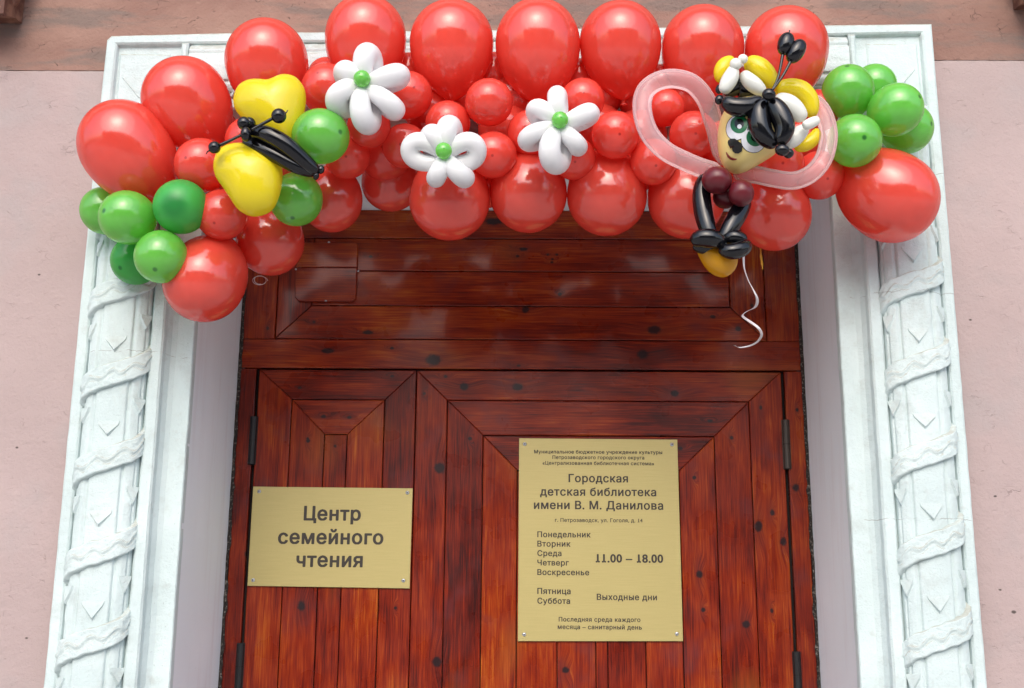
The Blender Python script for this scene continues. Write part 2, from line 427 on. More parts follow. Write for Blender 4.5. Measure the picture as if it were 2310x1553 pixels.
s = NT('carved_brown'); P = s.pos(); n = s.noise(P, 30, 4)
M_CARVE = s.done(s.pbr(s.mix(s.mapr(n, .4, .65), (.10, .035, .022), (.22, .11, .07)), .7, s.bump(n, .6, .006)))
s = NT('pale_plaque'); n = s.noise(s.pos(), 40, 4)
M_PALE = s.done(s.pbr(s.mix(s.mapr(n, .4, .65), (.20, .19, .13), (.38, .38, .30)), .8, s.bump(n, .6, .006)))

# ------------------------------------------------------------------ ground and the street behind the camera
tag(obj('road', [(-60,-60,-.12),(60,-60,-.12),(60,60,-.12),(-60,60,-.12)], [(0,1,2,3)], M_ASPH), kind='structure')
tag(obj('pavement', *box(-30, 30, -7, .04, -.12, 0), M_PAVE), kind='structure')

# ------------------------------------------------------------------ the library wall
YW = .05
TOPL, TOPR = 2.785, 2.820                       # top of the casing, left and right
def lean(x, z):                                  # the old casing is not quite level
    k = min(1, max(0, (z-2.35)/.4)); k = k*k*(3-2*k)
    return z + .035*(x+.955)/1.89*k
zbl = at(100, 160, YW).z; zbr = at(2220, 137, YW).z
wall = thing('library_building', (0, .3, 0), 'pink plastered library wall with a worn brown band above the white door casing', 'building')
random.seed(4)
def ragged(xs, z, amp):
    return [(x, z + random.uniform(-amp, amp)) for x in xs]
def facade(name, pts, mat, y0, y1):
    V = [(x, y0, z) for x, z in pts] + [(x, y1, z) for x, z in pts]; n = len(pts)
    Fc = [tuple(range(n)), tuple(range(2*n-1, n-1, -1))] + [(i, n+i, n+(i+1) % n, (i+1) % n) for i in range(n)]
    return obj(name, V, Fc, mat, wall)
def lin(a, b, n): return [a+(b-a)*i/n for i in range(n+1)]
facade('wall', [(-9, 0), (-.953, 0)] + [(-.953, zbl)] + ragged(lin(-.97, -1.7, 46), zbl, .0012) + [(-9, zbl)], M_PINK, YW, .5)
facade('wall', [(9, 0), (.934, 0)] + [(.934, zbr)] + ragged(lin(.95, 1.7, 46), zbr, .0012) + [(9, zbr)], M_PINK, YW, .5)
facade('plaster_band', [(-9, zbl+.0005), (-.953, zbl+.0005), (-.953, 2.75), (.934, 2.75), (.934, zbr+.0005), (9, zbr+.0005), (9, 3.5), (-9, 3.5)], M_BROWN, YW-.0012, .5)
facade('wall', [(-9, 3.503), (9, 3.503), (9, 6.5), (-9, 6.5)], M_PINK, YW, .5)
obj('eaves', *box(-9.3, 9.3, -.95, .5, 6.503, 6.75), M_TRIM, wall)
obj('reveal', *box(-.93, -.712, .046, .5, 0, 2.74), M_JAMB, wall)
obj('reveal', *box(.712, .93, .046, .5, 0, 2.74), M_JAMB, wall)
obj('soffit', *box(-.7115, .7115, .046, .5, 2.524, 2.74), M_JAMB, wall)
# consoles of the window sill above, just in frame at the top corners
def console(px, py, w_, label):
    p = at(px, py, YW); x, z = p.x, p.z
    t = thing('carved_console', (x, YW, z), label, 'bracket', 'carved consoles under the ledge above the door')
    prof = [(YW-.004, z-.004), (YW-.04, z-.010), (YW-.075, z-.024), (YW-.092, z-.034), (YW-.098, z-.030), (YW-.10, z+.05), (YW-.105, z+.09), (YW-.12, z+.16), (YW-.12, z+.28), (YW-.004, z+.28)]
    n = len(prof)
    V = [(x-w_, a, b) for a, b in prof] + [(x+w_, a, b) for a, b in prof]
    Fc = [tuple(range(n)), tuple(range(2*n-1, n-1, -1))] + [(i, n+i, n+(i+1) % n, (i+1) % n) for i in range(n)]
    obj('scroll', V, Fc, M_CARVE, t)
    obj('leaf_roll', *seg([(x-w_-.012, YW-.03, z+.25), (x-w_-.014, YW-.05, z+.12), (x-w_+.012, YW-.05, z+.02), (x, YW-.06, z-.005)], .016), M_CARVE, t, True)
    obj('leaf_roll', *seg([(x+w_+.012, YW-.03, z+.25), (x+w_+.014, YW-.05, z+.12), (x+w_-.012, YW-.05, z+.02), (x, YW-.06, z-.005)], .016), M_CARVE, t, True)
    obj('plaque', *prism([(x-w_*.6, z-.020), (x+w_*.6, z-.020), (x+w_*.6, z+.045), (x-w_*.6, z+.045)], YW-.106, YW-.09, .004), M_PALE, t)
console(2, 52, .052, 'carved brown console with a pale plaque cut off at the top left corner')
console(2335, 22, .052, 'dark carved console just showing at the top right corner')

# ------------------------------------------------------------------ the carved white casing
XO_L, XO_R, XI, ZT = -.955, .936, .712, 2.787
cas = thing('door_casing', (0, 0, 0), 'white stucco door casing with carved ribbon-bound rods running up both sides', 'door casing')
# profile: s from the outer edge inwards, y depth
PRO = [(0, YW+.01), (0, .008), (.002, .003), (.006, 0), (.022, 0), (.026, .003), (.029, .0125), (.157, .0125), (.160, .004), (.164, 0), (.184, 0), (.188, .004),
       (.190, .018), (.197, .030), (.207, .036), (.222, .037), (.2415, .037), (.2435, .040), (.2435, .060)]
def swp():
    V, Fc = [], []; n = len(PRO)
    stations = []
    for k in range(25): stations.append(('L', -.2 + (ZT+.2)*k/24*.93))
    def put(fn):
        for s_, y in PRO:
            x, z = fn(s_); e = worn(x, z, s_); x += e; y += worn(z, x, s_)*.8; z += worn(z, x+5, s_)*(1 if z > 2.52 else 0); V.append((x, y, lean(x, z) if z > 2.3 else z))
    zs = [0, .6, 1.1] + [1.2+.025*i for i in range(53)]
    def worn(x, z, s_): return .0011*mnoise.noise(Vector((x*3, z*22, s_*30)))+.0006*mnoise.noise(Vector((x*3, z*70, s_*50)))
    for z in zs: put(lambda s_: (XO_L+s_, z))
    put(lambda s_: (XO_L+s_+.003, ZT-s_-.012 if s_ < .01 else ZT-s_))
    put(lambda s_: (XO_L+s_+(.012 if s_ < .01 else .012*0), ZT-s_-(.003 if s_ < .01 else 0)))
    for x in [-.68+.034*i for i in range(41)]: put(lambda s_: (x, ZT-s_))
    put(lambda s_: (XO_R-s_, ZT-s_))
    for z in zs[::-1]: put(lambda s_: (XO_R-s_, z))
    m = len(V)//n
    for i in range(m-1):
        for k in range(n-1): Fc.append((i*n+k, i*n+k+1, (i+1)*n+k+1, (i+1)*n+k))
    return V, Fc
obj('moulding', *swp(), M_STUCCO, cas)
RC, RA, RB, RY = .093, .0635, .034, .0135          # rod centre from the edge, half width, relief, base depth
def rodpt(th, h=0, flute=True):
    """point of the half-round rod section at angle th (-90..90 deg), raised by h"""
    a, b = RA+h, RB+h
    k = 1/ (abs(cos(th))**2.6 + abs(sin(th))**2.6)**(1/2.6)      # slightly squared section
    d = 0
    if flute:
        for c0, wd, dp in ((radians(33), .055, .0055), (radians(-33), .055, .0055), (radians(62), .05, .0035), (radians(-62), .05, .0035)):
            u = (th-c0)/wd
            d += dp*math.exp(-u*u)
    return (sin(th)*(a*k-d), RY - cos(th)*(b*k*.96-d))
def rod_mesh(p0, p1, ax):
    V, Fc = [], []; N = 110; K = 90
    for j in range(K+1):
        t = j/K
        for i in range(N+1):
            th = radians(-90+180*i/N); t_ = (p0[1]+(p1[1]-p0[1])*t) if ax == 'z' else p0[0]+(p1[0]-p0[0])*t
            u, y = rodpt(th, .0011*mnoise.noise(Vector((th*4, t_*30, p0[0])))+.0007*mnoise.noise(Vector((th*11, t_*80, p0[0]))))
            if ax == 'z': V.append((p0[0]+u, y, p0[1]+(p1[1]-p0[1])*t))
            else:
                x = p0[0]+(p1[0]-p0[0])*t; V.append((x, y, lean(x, p0[1])+u))
    for j in range(K):
        for i in range(N): Fc.append((j*(N+1)+i, j*(N+1)+i+1, (j+1)*(N+1)+i+1, (j+1)*(N+1)+i))
    return V, Fc
XL, XR = XO_L+RC, XO_R-RC
obj('rod', *rod_mesh((XL, 0), (XL, 2.585), 'z'), M_STUCCO, cas, True)
obj('rod', *rod_mesh((XR, 0), (XR, 2.60), 'z'), M_STUCCO, cas, True)
obj('rod', *rod_mesh((XO_L+.20, ZT-RC), (XO_R-.20, ZT-RC), 'x'), M_STUCCO, cas, True)
rng = random.Random(8)
def ribbon(xc, zc, vertical=True):
    V, Fc = [], []; N, W = 84, 22; rise = .050; hw = .0255
    ph = rng.uniform(0, 6); nw = rng.uniform(8.5, 10.5); jit = rng.uniform(-.002, .002)
    a1 = [rng.uniform(-.0012, .0012) for _ in range(8)]
    def pt(th, w_, h):
        u, y = rodpt(th, h, False)
        f = th/(pi/2)
        edge = sum(a1[k]*sin((k+2)*f*3+k) for k in range(8))*.45
        z = f*rise*(.62 + .38*abs(f)) + w_ + edge
        return (xc+u, y, zc+z) if vertical else (xc+z, y, lean(xc, zc)+u)
    rows = [(-1, 0)] + [(-1+2*j/W, None) for j in range(W+1)] + [(1, 0)]
    for f_, h in rows:
        for i in range(N+1):
            th = radians(-97+194*i/N)
            if h is None:
                wv = .24*sin(th*nw+ph)+.08
                d = (f_-wv)/.11
                hh = .0098 + .0016*math.exp(-d*d) - .0014*math.exp(-((f_-wv+.26)/.12)**2) - (.0035 if abs(f_) > .98 else 0) + .0014*mnoise.noise(Vector((th*5, f_*2.2, zc*9+xc)))
                hh += .0004*sin(th*23+f_*9+ph)*sin(f_*7+th*3)
            else: hh = -.004
            V.append(pt(th, f_*hw, hh))
    for j in range(len(rows)-1):
        for i in range(N): Fc.append((j*(N+1)+i, j*(N+1)+i+1, (j+1)*(N+1)+i+1, (j+1)*(N+1)+i))
    return obj('ribbon', V, Fc, M_STUCCO, cas, True)
def leaf(xc, zc, th=0, vertical=True, sx=1.):
    w_, h_ = .022*sx*rng.uniform(.88, 1.1), .028; ap = rng.uniform(-.003, .003)
    def P(du, dz, up):
        # local frame on the rod surface
        u, y = rodpt(th, 0, False); u2, y2 = rodpt(th+.02, 0, False)
        tx, ty = u2-u, y2-y; L = math.hypot(tx, ty); tx, ty = tx/L, ty/L
        nx, ny = ty, -tx
        if ny > 0: nx, ny = -nx, -ny
        U, Y = u+tx*du+nx*up, y+ty*du+ny*up
        return (xc+U, Y, zc+dz) if vertical else (xc+dz, Y, lean(xc, zc)+U)
    r = rng.uniform(.9, 1.1)
    V = [P(-w_, .003, .0003), P(w_, .003, .0003), P(w_*.92, -.004, .0016), P(ap, -h_*r, .0066), P(-w_*.92, -.004, .0016),
         P(-w_*.95, -.007, -.003), P(ap, -h_*r-.007, -.003), P(w_*.95, -.007, -.003), P(-w_, .003, -.004), P(w_, .003, -.004)]
    Fc = [(0, 1, 2, 3, 4), (4, 3, 6, 5), (2, 7, 6, 3), (0, 4, 5, 8), (1, 9, 7, 2), (0, 8, 9, 1)]
    return obj('leaf_point', V, Fc, M_STUCCO, cas)
rl = [at(250, 654, -.015).z, at(244, 846, -.015).z, at(225, 1037, -.015).z, at(205, 1246, -.015).z, at(190, 1447, -.015).z]
rr = [at(2069, 640, -.015).z, at(2080, 824, -.015).z, at(2090, 1024, -.015).z, at(2110, 1227, -.015).z, at(2130, 1438, -.015).z]
for xc, zs in ((XL, rl), (XR, rr)):
    st = (zs[0]-zs[-1])/4
    allz = [zs[0]+st] + zs + [zs[-1]-st*k for k in range(1, 6)]
    for z in allz:
        if z > .1: ribbon(xc, z)
    for a, b in zip(allz, allz[1:]):
        if b < .1: break
        zc = b+(a-b)*.43
        leaf(xc, zc)
        for th, dz in ((radians(57), .05), (radians(-57), .03)):
            leaf(xc, zc+dz, th, sx=.62)
for i in range(7): 
    ribbon(-.60+.2*i, ZT-RC, False)
    if i < 6: leaf(-.50+.2*i, ZT-RC, 0, False)
def corner(xc, sgn):
    """square block with a raised panel and a worn diamond"""
    z1 = lean(xc, ZT-.028); z0 = lean(xc, ZT-.195)
    x0, x1 = xc-.083+.012, xc+.083-.012
    z0 += .010; z1 -= .006
    obj('corner_block', *prism([(x0-.006, z0-.004), (x1+.006, z0-.004), (x1+.006, z1+.004), (x0-.006, z1+.004)], .020, .034, .004), M_STUCCO, cas)
    obj('corner_panel', *prism([(x0+.012, z0+.010), (x1-.010, z0+.012), (x1-.012, z1-.012), (x0+.010, z1-.010)], .0085, .022, .006), M_STUCCO, cas)
    zm = (z0+z1)/2; r = .046
    ring = []
    pts = [(xc-r, zm), (xc, zm-r), (xc+r, zm), (xc, zm+r)]
    V, Fc = tube(spline([(a, .009, b) for a, b in [(xc-r, zm+.004), (xc-r*.5, zm-r*.5), (xc, zm-r), (xc+r*.5, zm-r*.5), (xc+r, zm+.004)]], 24), lambda t: .0024, 8)
    obj('diamond_ridge', V, Fc, M_STUCCO, cas, True)
    # little ledge between block and rod
    obj('collar', *prism([(xc-.066, z0-.022), (xc+.066, z0-.022), (xc+.066, z0-.006), (xc-.066, z0-.006)], -.006, .034, .005), M_STUCCO, cas)
corner(XL, -1); corner(XR, 1)
for xs in (XO_L+.187, XO_R-.187):
    z0 = lean(xs, ZT-RC)
    obj('collar', *prism([(xs-.008, z0-.066), (xs+.008, z0-.066), (xs+.008, z0+.066), (xs-.008, z0+.066)], -.006, .034, .005), M_STUCCO, cas)

# ------------------------------------------------------------------ door frame with the boarded transom
def XZ(px, py): p = at(px, py, YD); return (p.x, p.z)
def zc(px, py): return at(px, py, YD).z
G = .0011                                         # half a joint
def board(name, poly, mat, parent, y0=YD, y1=YD+.016, ch=.0018):
    return obj(name, *prism(poly, y0, y1, ch), mat, parent)
frame = thing('door_frame', (0, YD, 0), 'varnished red-brown wooden door frame with a boarded transom panel above the doors', 'door frame')
FX = .706
z_top = 2.5235; z_g1 = zc(1150, 539.5); z_g2 = zc(1150, 613); z_g3 = zc(1150, 691.5); z_g4 = zc(1150, 767); z_b = zc(1150, 834)
xl0 = XZ(624, 696)[0]; xl1 = XZ(703, 690)[0]; xr1 = XZ(1646, 660)[0]; xr0 = XZ(1727, 700)[0]
board('head_rail', [(-FX, z_g1+G), (FX, z_g1+G), (FX, z_top-.001), (-FX, z_top-.001)], M_WH, frame)
board('stile', [(-FX, z_b+.0), (xl0-G, z_g4-.0), (xl0-G, z_g1-G), (-FX, z_g1-G)] if 0 else [(-FX, z_g4+G*0), (xl0-G, z_g4), (xl0-G, z_g1-G), (-FX, z_g1-G)], M_WV, frame)
board('stile', [(xr0+G, z_g4), (FX, z_g4), (FX, z_g1-G), (xr0+G, z_g1-G)], M_WV, frame)
board('transom_rail', [(-FX, z_b+.0015), (FX, z_b+.0015), (FX, z_g4-G), (-FX, z_g4-G)], M_WH, frame)
board('board', [(xl0+G, z_g4+G), (xr0-G, z_g4+G), (xr1-G*.4, z_g3-G), (xl1+G*.4, z_g3-G)], M_WH, frame)
board('board', [(xl0+G, z_g4+3*G), (xl1-G, z_g3), (xl1-G, z_g1-G), (xl0+G, z_g1-G)], M_WV, frame)
board('board', [(xr0-G, z_g4+3*G), (xr0-G, z_g1-G), (xr1+G, z_g1-G), (xr1+G, z_g3)], M_WV, frame)
board('board', [(xl1+G, z_g3+G), (xr1-G, z_g3+G), (xr1-G, z_g2-G), (xl1+G, z_g2-G)], M_WH, frame)
board('board', [(xl1+G, z_g2+G), (xr1-G, z_g2+G), (xr1-G, z_g1-G), (xl1+G, z_g1-G)], M_WH, frame)
xa, xb = XZ(669, 620)[0], XZ(806, 620)[0]; za, zm_, zb_ = zc(740, 550), zc(740, 606), zc(740, 682)
c_ = .010
board('hatch_board', [(xa, zm_+G*.5), (xb, zm_+G*.5), (xb, za-c_*.6), (xb-c_*.6, za), (xa+c_*.6, za), (xa, za-c_*.6)], M_WH, frame, YD-.010, YD+.002, .002)
board('hatch_board', [(xa, zb_+c_), (xa+c_, zb_), (xb-c_, zb_), (xb, zb_+c_), (xb, zm_-G*.5), (xa, zm_-G*.5)], M_WH, frame, YD-.010, YD+.002, .002)
for px, py in ((668, 608), (735, 679), (742, 547), (808, 612)):
    p = at(px, py, YD-.008); obj('clip', *ellipsoid(p, .0035, .003, .0025, 0, 10, 6), M_SCREW, frame, True)
xs_l, xs_r = -.6665, .6625
board('stile', [(-FX, 0.02), (xs_l, 0.02), (xs_l, z_b-.001), (-FX, z_b-.001)], M_WV, frame)
board('stile', [(xs_r, 0.02), (FX, 0.02), (FX, z_b-.001), (xs_r, z_b-.001)], M_WV, frame)
obj('rebate', *join(box(-.7, -.64, YD+.018, YD+.05, .02, 2.51), box(.64, .7, YD+.018, YD+.05, .02, 2.51), box(-.64, .64, YD+.018, YD+.045, z_b-.03, 2.51), box(-.7, .7, YD+.051, YD+.07, .02, 2.51)), M_DARK, frame)
# crumbling joint between frame and reveal
def mortar(x0, x1):
    V, Fc = [], []; K = 160; r = random.Random(3)
    for k in range(K+1):
        z = .02+2.5*k/K
        j = r.uniform(-.0016, .0016)*(1 if z > 1.9 else 2)
        inner = x0 + (x1-x0)*(1 if True else 0) + j*(1 if x1 > x0 else -1)
        V += [(x0, YD+.012, z), (x0, YD-.006+r.uniform(-.002, .002), z), (inner, YD-.004+r.uniform(-.002, .003), z), (inner, YD+.012, z)]
    for k in range(K):
        for i in range(3): Fc.append((k*4+i, k*4+i+1, (k+1)*4+i+1, (k+1)*4+i))
    return V, Fc
obj('mortar_joint', *mortar(-.7115, -.7045), M_MORTAR, frame)
obj('mortar_joint', *mortar(.7115, .7045), M_MORTAR, frame)

# ------------------------------------------------------------------ the two leaves
def leaf_door(name, label, x0, x1, rings_px, verts_px, ztop, side):
    t = thing(name, (x0 if side < 0 else x1, YD, .03), label, 'door', 'wooden entrance door leaves')
    Z0 = .03
    L = [x0]; R = [x1]; T = [ztop]
    for (pl, pr, pt) in rings_px:
        L.append(XZ(pl, pt)[0]); R.append(XZ(pr, pt)[0]); T.append(zc((pl+pr)/2, pt))
    K = len(rings_px)
    for i in range(K):
        g = G if i else .0004
        a, b, a2, b2, z1, z2 = L[i]+g, R[i]-g, L[i+1]-G, R[i+1]+G, T[i]-g, T[i+1]+G
        m = .0005
        board('board', [(a+m, z1), (a2+m, z2), (b2-m, z2), (b-m, z1)], M_WH, t)
        board('board', [(a, Z0), (a2, Z0), (a2, z2-m), (a, z1-m)], M_WV, t)
        board('board', [(b2, Z0), (b, Z0), (b, z1-m), (b2, z2-m)], M_WV, t)
    xs = [L[K]] + [XZ(px, py)[0] for px, py in verts_px] + [R[K]]
    for a, b in zip(xs, xs[1:]):
        board('board', [(a+G, Z0), (b-G, Z0), (b-G, T[K]-G), (a+G, T[K]-G)], M_WV, t)
    # fine bead along each vertical joint
    for x in L[1:]+R[1:]+xs[1:-1]:
        q = .0042
        V, Fc = box(x-.0010+.0035, x+.0010+.0035, YD-.0004, YD+.004, Z0, 1.9)
    obj('backing', *box(x0+.002, x1-.002, YD+.0135, YD+.045, Z0, ztop-.002), M_DARK, t)
    return t
xm = XZ(940, 840)[0]
XA, XB = -.6585, .6535
dl = leaf_door('door_leaf', 'narrow left door leaf of varnished boards behind the small brass sign', XA, xm-.0008,
               [(658.5, 868, 902), (732, 783, 980)], [], z_b-.0035, -1)
dr = leaf_door('door_leaf', 'wide right door leaf of nested mitred boards behind the opening hours sign', xm+.0008, XB,
               [(1009.5, 1689, 905), (1090, 1611, 984), (1167, 1531, 1063)], [(1256.5, 1450), (1344, 1450), (1371, 1450), (1457, 1450)], z_b-.0035, 1)
def hinge(x, py0, py1, parent, mat, sgn):
    z0, z1 = zc(570, py1), zc(570, py0)
    V1 = tube([Vector((x, YD-.004, z0+(z1-z0)*k/2)) for k in range(3)], lambda t: .0085, 14)
    zm = (z0+z1)/2
    o = obj('hinge', *join(V1, box(x-.010, x+.010, YD-.002, YD+.012, z0-.001, z1+.001)), mat, parent)
    for zz in (z0+(z1-z0)*.5,):
        obj('knuckle_gap', *tube([Vector((x, YD-.004, zz-.0008)), Vector((x, YD-.004, zz+.0008))], lambda t: .0089, 14), M_DARK, o)
XHL, XHR = XZ(571, 990)[0], XZ(1773, 990)[0]
hinge(XHL, 941, 1048, dl, M_HINGE, -1); hinge(XHL, 1452, 1556, dl, M_HINGE, -1)
hinge(XHR, 942, 1051, dr, M_HINGE2, 1); hinge(XHR, 1462, 1566, dr, M_HINGE, 1)
obj('door_step', *box(-.71, .71, .10, .60, -.02, .022), M_PAVE, frame)

# ------------------------------------------------------------------ brass signs
def glyph_loops(txt):
    c = bpy.data.curves.new('t', 'FONT'); c.body = txt; c.size = 1; c.space_character = 1.09
    o = bpy.data.objects.new('t', c); COL.objects.link(o)
    cu = o.to_curve(bpy.context.evaluated_depsgraph_get()); out = []
    for sp in cu.splines:
        P = sp.bezier_points; L = []
        for i in range(len(P)):
            a, b = P[i], P[(i+1) % len(P)]
            st = (a.handle_right-a.co).cross(b.co-a.co).length + (b.handle_left-b.co).cross(b.co-a.co).length
            q = interpolate_bezier(a.co, a.handle_right, b.handle_left, b.co, 6) if st > 1e-6 else [a.co, b.co]
            L += [(v[0], v[1]) for v in q[:-1]]
        out.append(L)
    o.to_curve_clear(); bpy.data.objects.remove(o); bpy.data.curves.remove(c)
    return out
def text_line(body, px0, px1, py, parent, plane, hscale=1.0, bold=.018, ysc=1.0, tilt=0.):
    p0, p1 = at(px0, py, plane), at(px1, py, plane)
    loops = glyph_loops(body)
    for i, ch in enumerate(body):                # the lettering's figure one stands on a foot
        if ch == '1':
            e = max(v[0] for L in glyph_loops(body[:i+1]) for v in L)
            loops.append([(e-.205, 0), (e-.205, .085), (e+.10, .085), (e+.10, 0)])
    xs = [v[0] for L in loops for v in L]; x0, x1 = min(xs), max(xs); k = (p1.x-p0.x)/(x1-x0+2*bold)
    ed = [(L[i-1], L[i]) for L in loops for i in range(len(L)) if L[i-1][1] != L[i][1]]
    def spans(y):                                # non-zero winding along one row
        X = []
        for (ax, ay), (bx, by) in ed:
            if (ay > y) != (by > y): X.append((ax+(bx-ax)*(y-ay)/(by-ay), 1 if by > ay else -1))
        X.sort(); w_ = 0; out = []
        for x, d in X:
            if w_ == 0: st = x
            w_ += d
            if w_ == 0: out.append((st, x))
        return out
    def union(S):
        S = sorted(S); out = []
        for a, b in S:
            if out and a <= out[-1][1]: out[-1][1] = max(out[-1][1], b)
            else: out.append([a, b])
        return out
    dy = .016; y = -.30; V, Fc, run = [], [], {}
    def quad(a, b, y0, y1):
        n0 = len(V)
        for x, yy in ((a, y0), (b, y0), (b, y1), (a, y1)): V.append((p0.x+(x-x0+bold)*k, plane, p0.z+yy*k*ysc))
        Fc.append((n0, n0+1, n0+2, n0+3))
    while y < 1.05:
        S = []
        for q in (-1, -.5, 0, .5, 1):
            g = bold*sqrt(1-(q*.93)**2)
            S += [(a-g, b+g) for a, b in spans(y+dy/2+q*bold*.7)]
        new = {}
        for a, b in union(S):
            key = (round(a, 4), round(b, 4)); new[key] = run.pop(key, y)
        for (a, b), ys in run.items(): quad(a, b, ys, y)
        run = new; y += dy
    for (a, b), ys in run.items(): quad(a, b, ys, y)
    return obj('lettering', V, Fc, M_TEXT, parent)
def sign(name, label, px, lines, scr):
    Yp = YD-.006
    P = [at(a, b, Yp) for a, b in px]
    cz = sum(p.z for p in P)/4; cx_ = sum(p.x for p in P)/4
    t = thing(name, (cx_, Yp, min(p.z for p in P)), label, 'sign', 'brass signs screwed to the doors')
    obj('plate', *prism([(p.x, p.z) for p in P], Yp, YD-.0005, .0006), M_PLATE, t)
    for l in lines: text_line(l[0], l[1], l[2], l[3], t, Yp-.0004, ysc=l[4] if len(l) > 4 else 1, bold=l[5] if len(l) > 5 else .018)
    for a, b in scr:
        p = at(a, b, Yp)
        sc = obj('screw', *ellipsoid((p.x, Yp-.0005, p.z), .0047, .0030, .0047, 0, 16, 10), M_SCREW, t, True)
        obj('screw_slot', *box(p.x-.0016, p.x+.0016, Yp-.0042, Yp-.003, p.z-.0016, p.z+.0016), M_HINGE2, sc)
z4 = lambda x, y: (480+x/2.0615, 800+y/2.0615)
z6 = lambda x, y: (1140+x/3.107, 970+y/3.107)
def L4(b, x0, x1, y, *k): return (b, 480+x0/2.0615, 480+x1/2.0615, 800+y/2.0615, *k)
def L6(b, x0, x1, y, *k): return (b, 1140+x0/3.107, 1140+x1/3.107, 970+y/3.107, *k)
sign('small_sign', 'small brass sign reading Центр семейного чтения on the left door', [(571, 1098), (931, 1102), (924, 1328), (558, 1322)],
     [L4('Центр', 422, 688, 770, 1., .034), L4('семейного', 302, 793, 879, 1., .034), L4('чтения', 387, 697, 986, 1., .034)],
     [(585, 1109), (919, 1112), (910, 1310), (571, 1309)])
sign('opening_hours_sign', 'tall brass sign with library name and opening hours on the right door', [(1171, 989), (1528, 992), (1541, 1447), (1168, 1447)],
     [L6('Муниципальное бюджетное учреждение культуры', 202, 1100, 165, 1, .027), L6('Петрозаводского городского округа', 330, 974, 204, 1, .027),
      L6('«Централизованная библиотечная система»', 260, 1043, 244, 1, .027), L6('Городская', 443, 860, 366, 1, .027), L6('детская библиотека', 243, 1058, 460, 1, .027),
      L6('имени В. М. Данилова', 200, 1107, 554, 1, .027), L6('г. Петрозаводск, ул. Гоголя, д. 14', 348, 962, 645, 1, .022),
      L6('Понедельник', 224, 598, 752, 1, .027), L6('Вторник', 224, 457, 818, 1, .027), L6('Среда', 224, 394, 884, 1, .027), L6('Четверг', 224, 445, 950, 1, .027),
      L6('Воскресенье', 224, 588, 1017, 1, .027), L6('Пятница', 224, 458, 1150, 1, .027), L6('Суббота', 224, 454, 1218, 1, .027),
      L6('11.00 – 18.00', 633, 1107, 928, 1, .036), L6('Выходные дни', 641, 1063, 1192, 1, .027), L6('Последняя среда каждого', 374, 947, 1343, 1, .027),
      L6('месяца – санитарный день', 367, 957, 1396, 1, .027)],
     [z6(136, 100), z6(1167, 103), z6(1202, 1430), z6(132, 1434)])

# ------------------------------------------------------------------ balloons
def balloon_mesh(name, elong, mat, pinch=.0):
    """unit radius, pole at +Z, neck and rolled lip at -Z"""
    V, Fc = [], []; n, m = 48, 36; prof = []
    for i in range(m):
        a = pi*i/m
        if a <= pi/2: z, r = cos(a), sin(a)
        else:
            q = (a-pi/2)/(pi/2)
            z = -elong*sin(q*pi/2); r = cos(q*pi/2)**(1+pinch*.8*q) 
        prof.append((r, z))
    prof += [(.045, -elong-.005), (.035, -elong-.04), (.075, -elong-.07), (.085, -elong-.10), (.03, -elong-.12)]
    V.append((0, 0, 1)); 
    for r, z in prof[1:]:
        for k in range(n): V.append((r*cos(2*pi*k/n), r*sin(2*pi*k/n), z))
    for k in range(n): Fc.append((0, 1+k, 1+(k+1) % n))
    for i in range(len(prof)-2):
        for k in range(n):
            l = (k+1) % n; Fc.append((1+i*n+k, 1+(i+1)*n+k, 1+(i+1)*n+l, 1+i*n+l))
    me = bpy.data.meshes.new(name); me.from_pydata(V, [], Fc); me.materials.append(mat)
    me.polygons.foreach_set('use_smooth', [True]*len(me.polygons))
    return me
BM = {('red', 'L'): balloon_mesh('large_red', 1.42, M_RED, .9), ('red', 'M'): balloon_mesh('small_red', 1.12, M_REDS, .3),
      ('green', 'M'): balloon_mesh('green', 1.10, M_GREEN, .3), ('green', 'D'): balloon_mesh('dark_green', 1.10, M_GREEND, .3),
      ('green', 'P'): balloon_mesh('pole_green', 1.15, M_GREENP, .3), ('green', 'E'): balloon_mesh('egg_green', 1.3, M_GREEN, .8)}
def balloon(kind, size, px, py, r, Y, neck, label, group, squash=1.):
    """px,py centre of the widest circle, r in photo pixels, neck = direction of the neck in world space"""
    p = at(px, py, Y); m = mpp(px, py, Y)*r
    o = bpy.data.objects.new('balloon', BM[(kind, size)]); COL.objects.link(o)
    d = -Vector(neck).normalized()
    o.rotation_mode = 'QUATERNION'; o.rotation_quaternion = d.to_track_quat('Z', 'Y')
    o.location = p; jr = random.Random(int(px*7+py)); o.scale = (m*jr.uniform(.985, 1.015), m*jr.uniform(.97, 1.01), m*jr.uniform(.98, 1.05))
    return tag(o, label, 'balloon', group)
GT, GB, GM, GBK, GG = ('large red balloons of the top row', 'large red balloons of the bottom row', 'small red balloons between the rows',
                  'small red balloons behind the top row', 'green balloon clusters')
A = 'large red balloon '
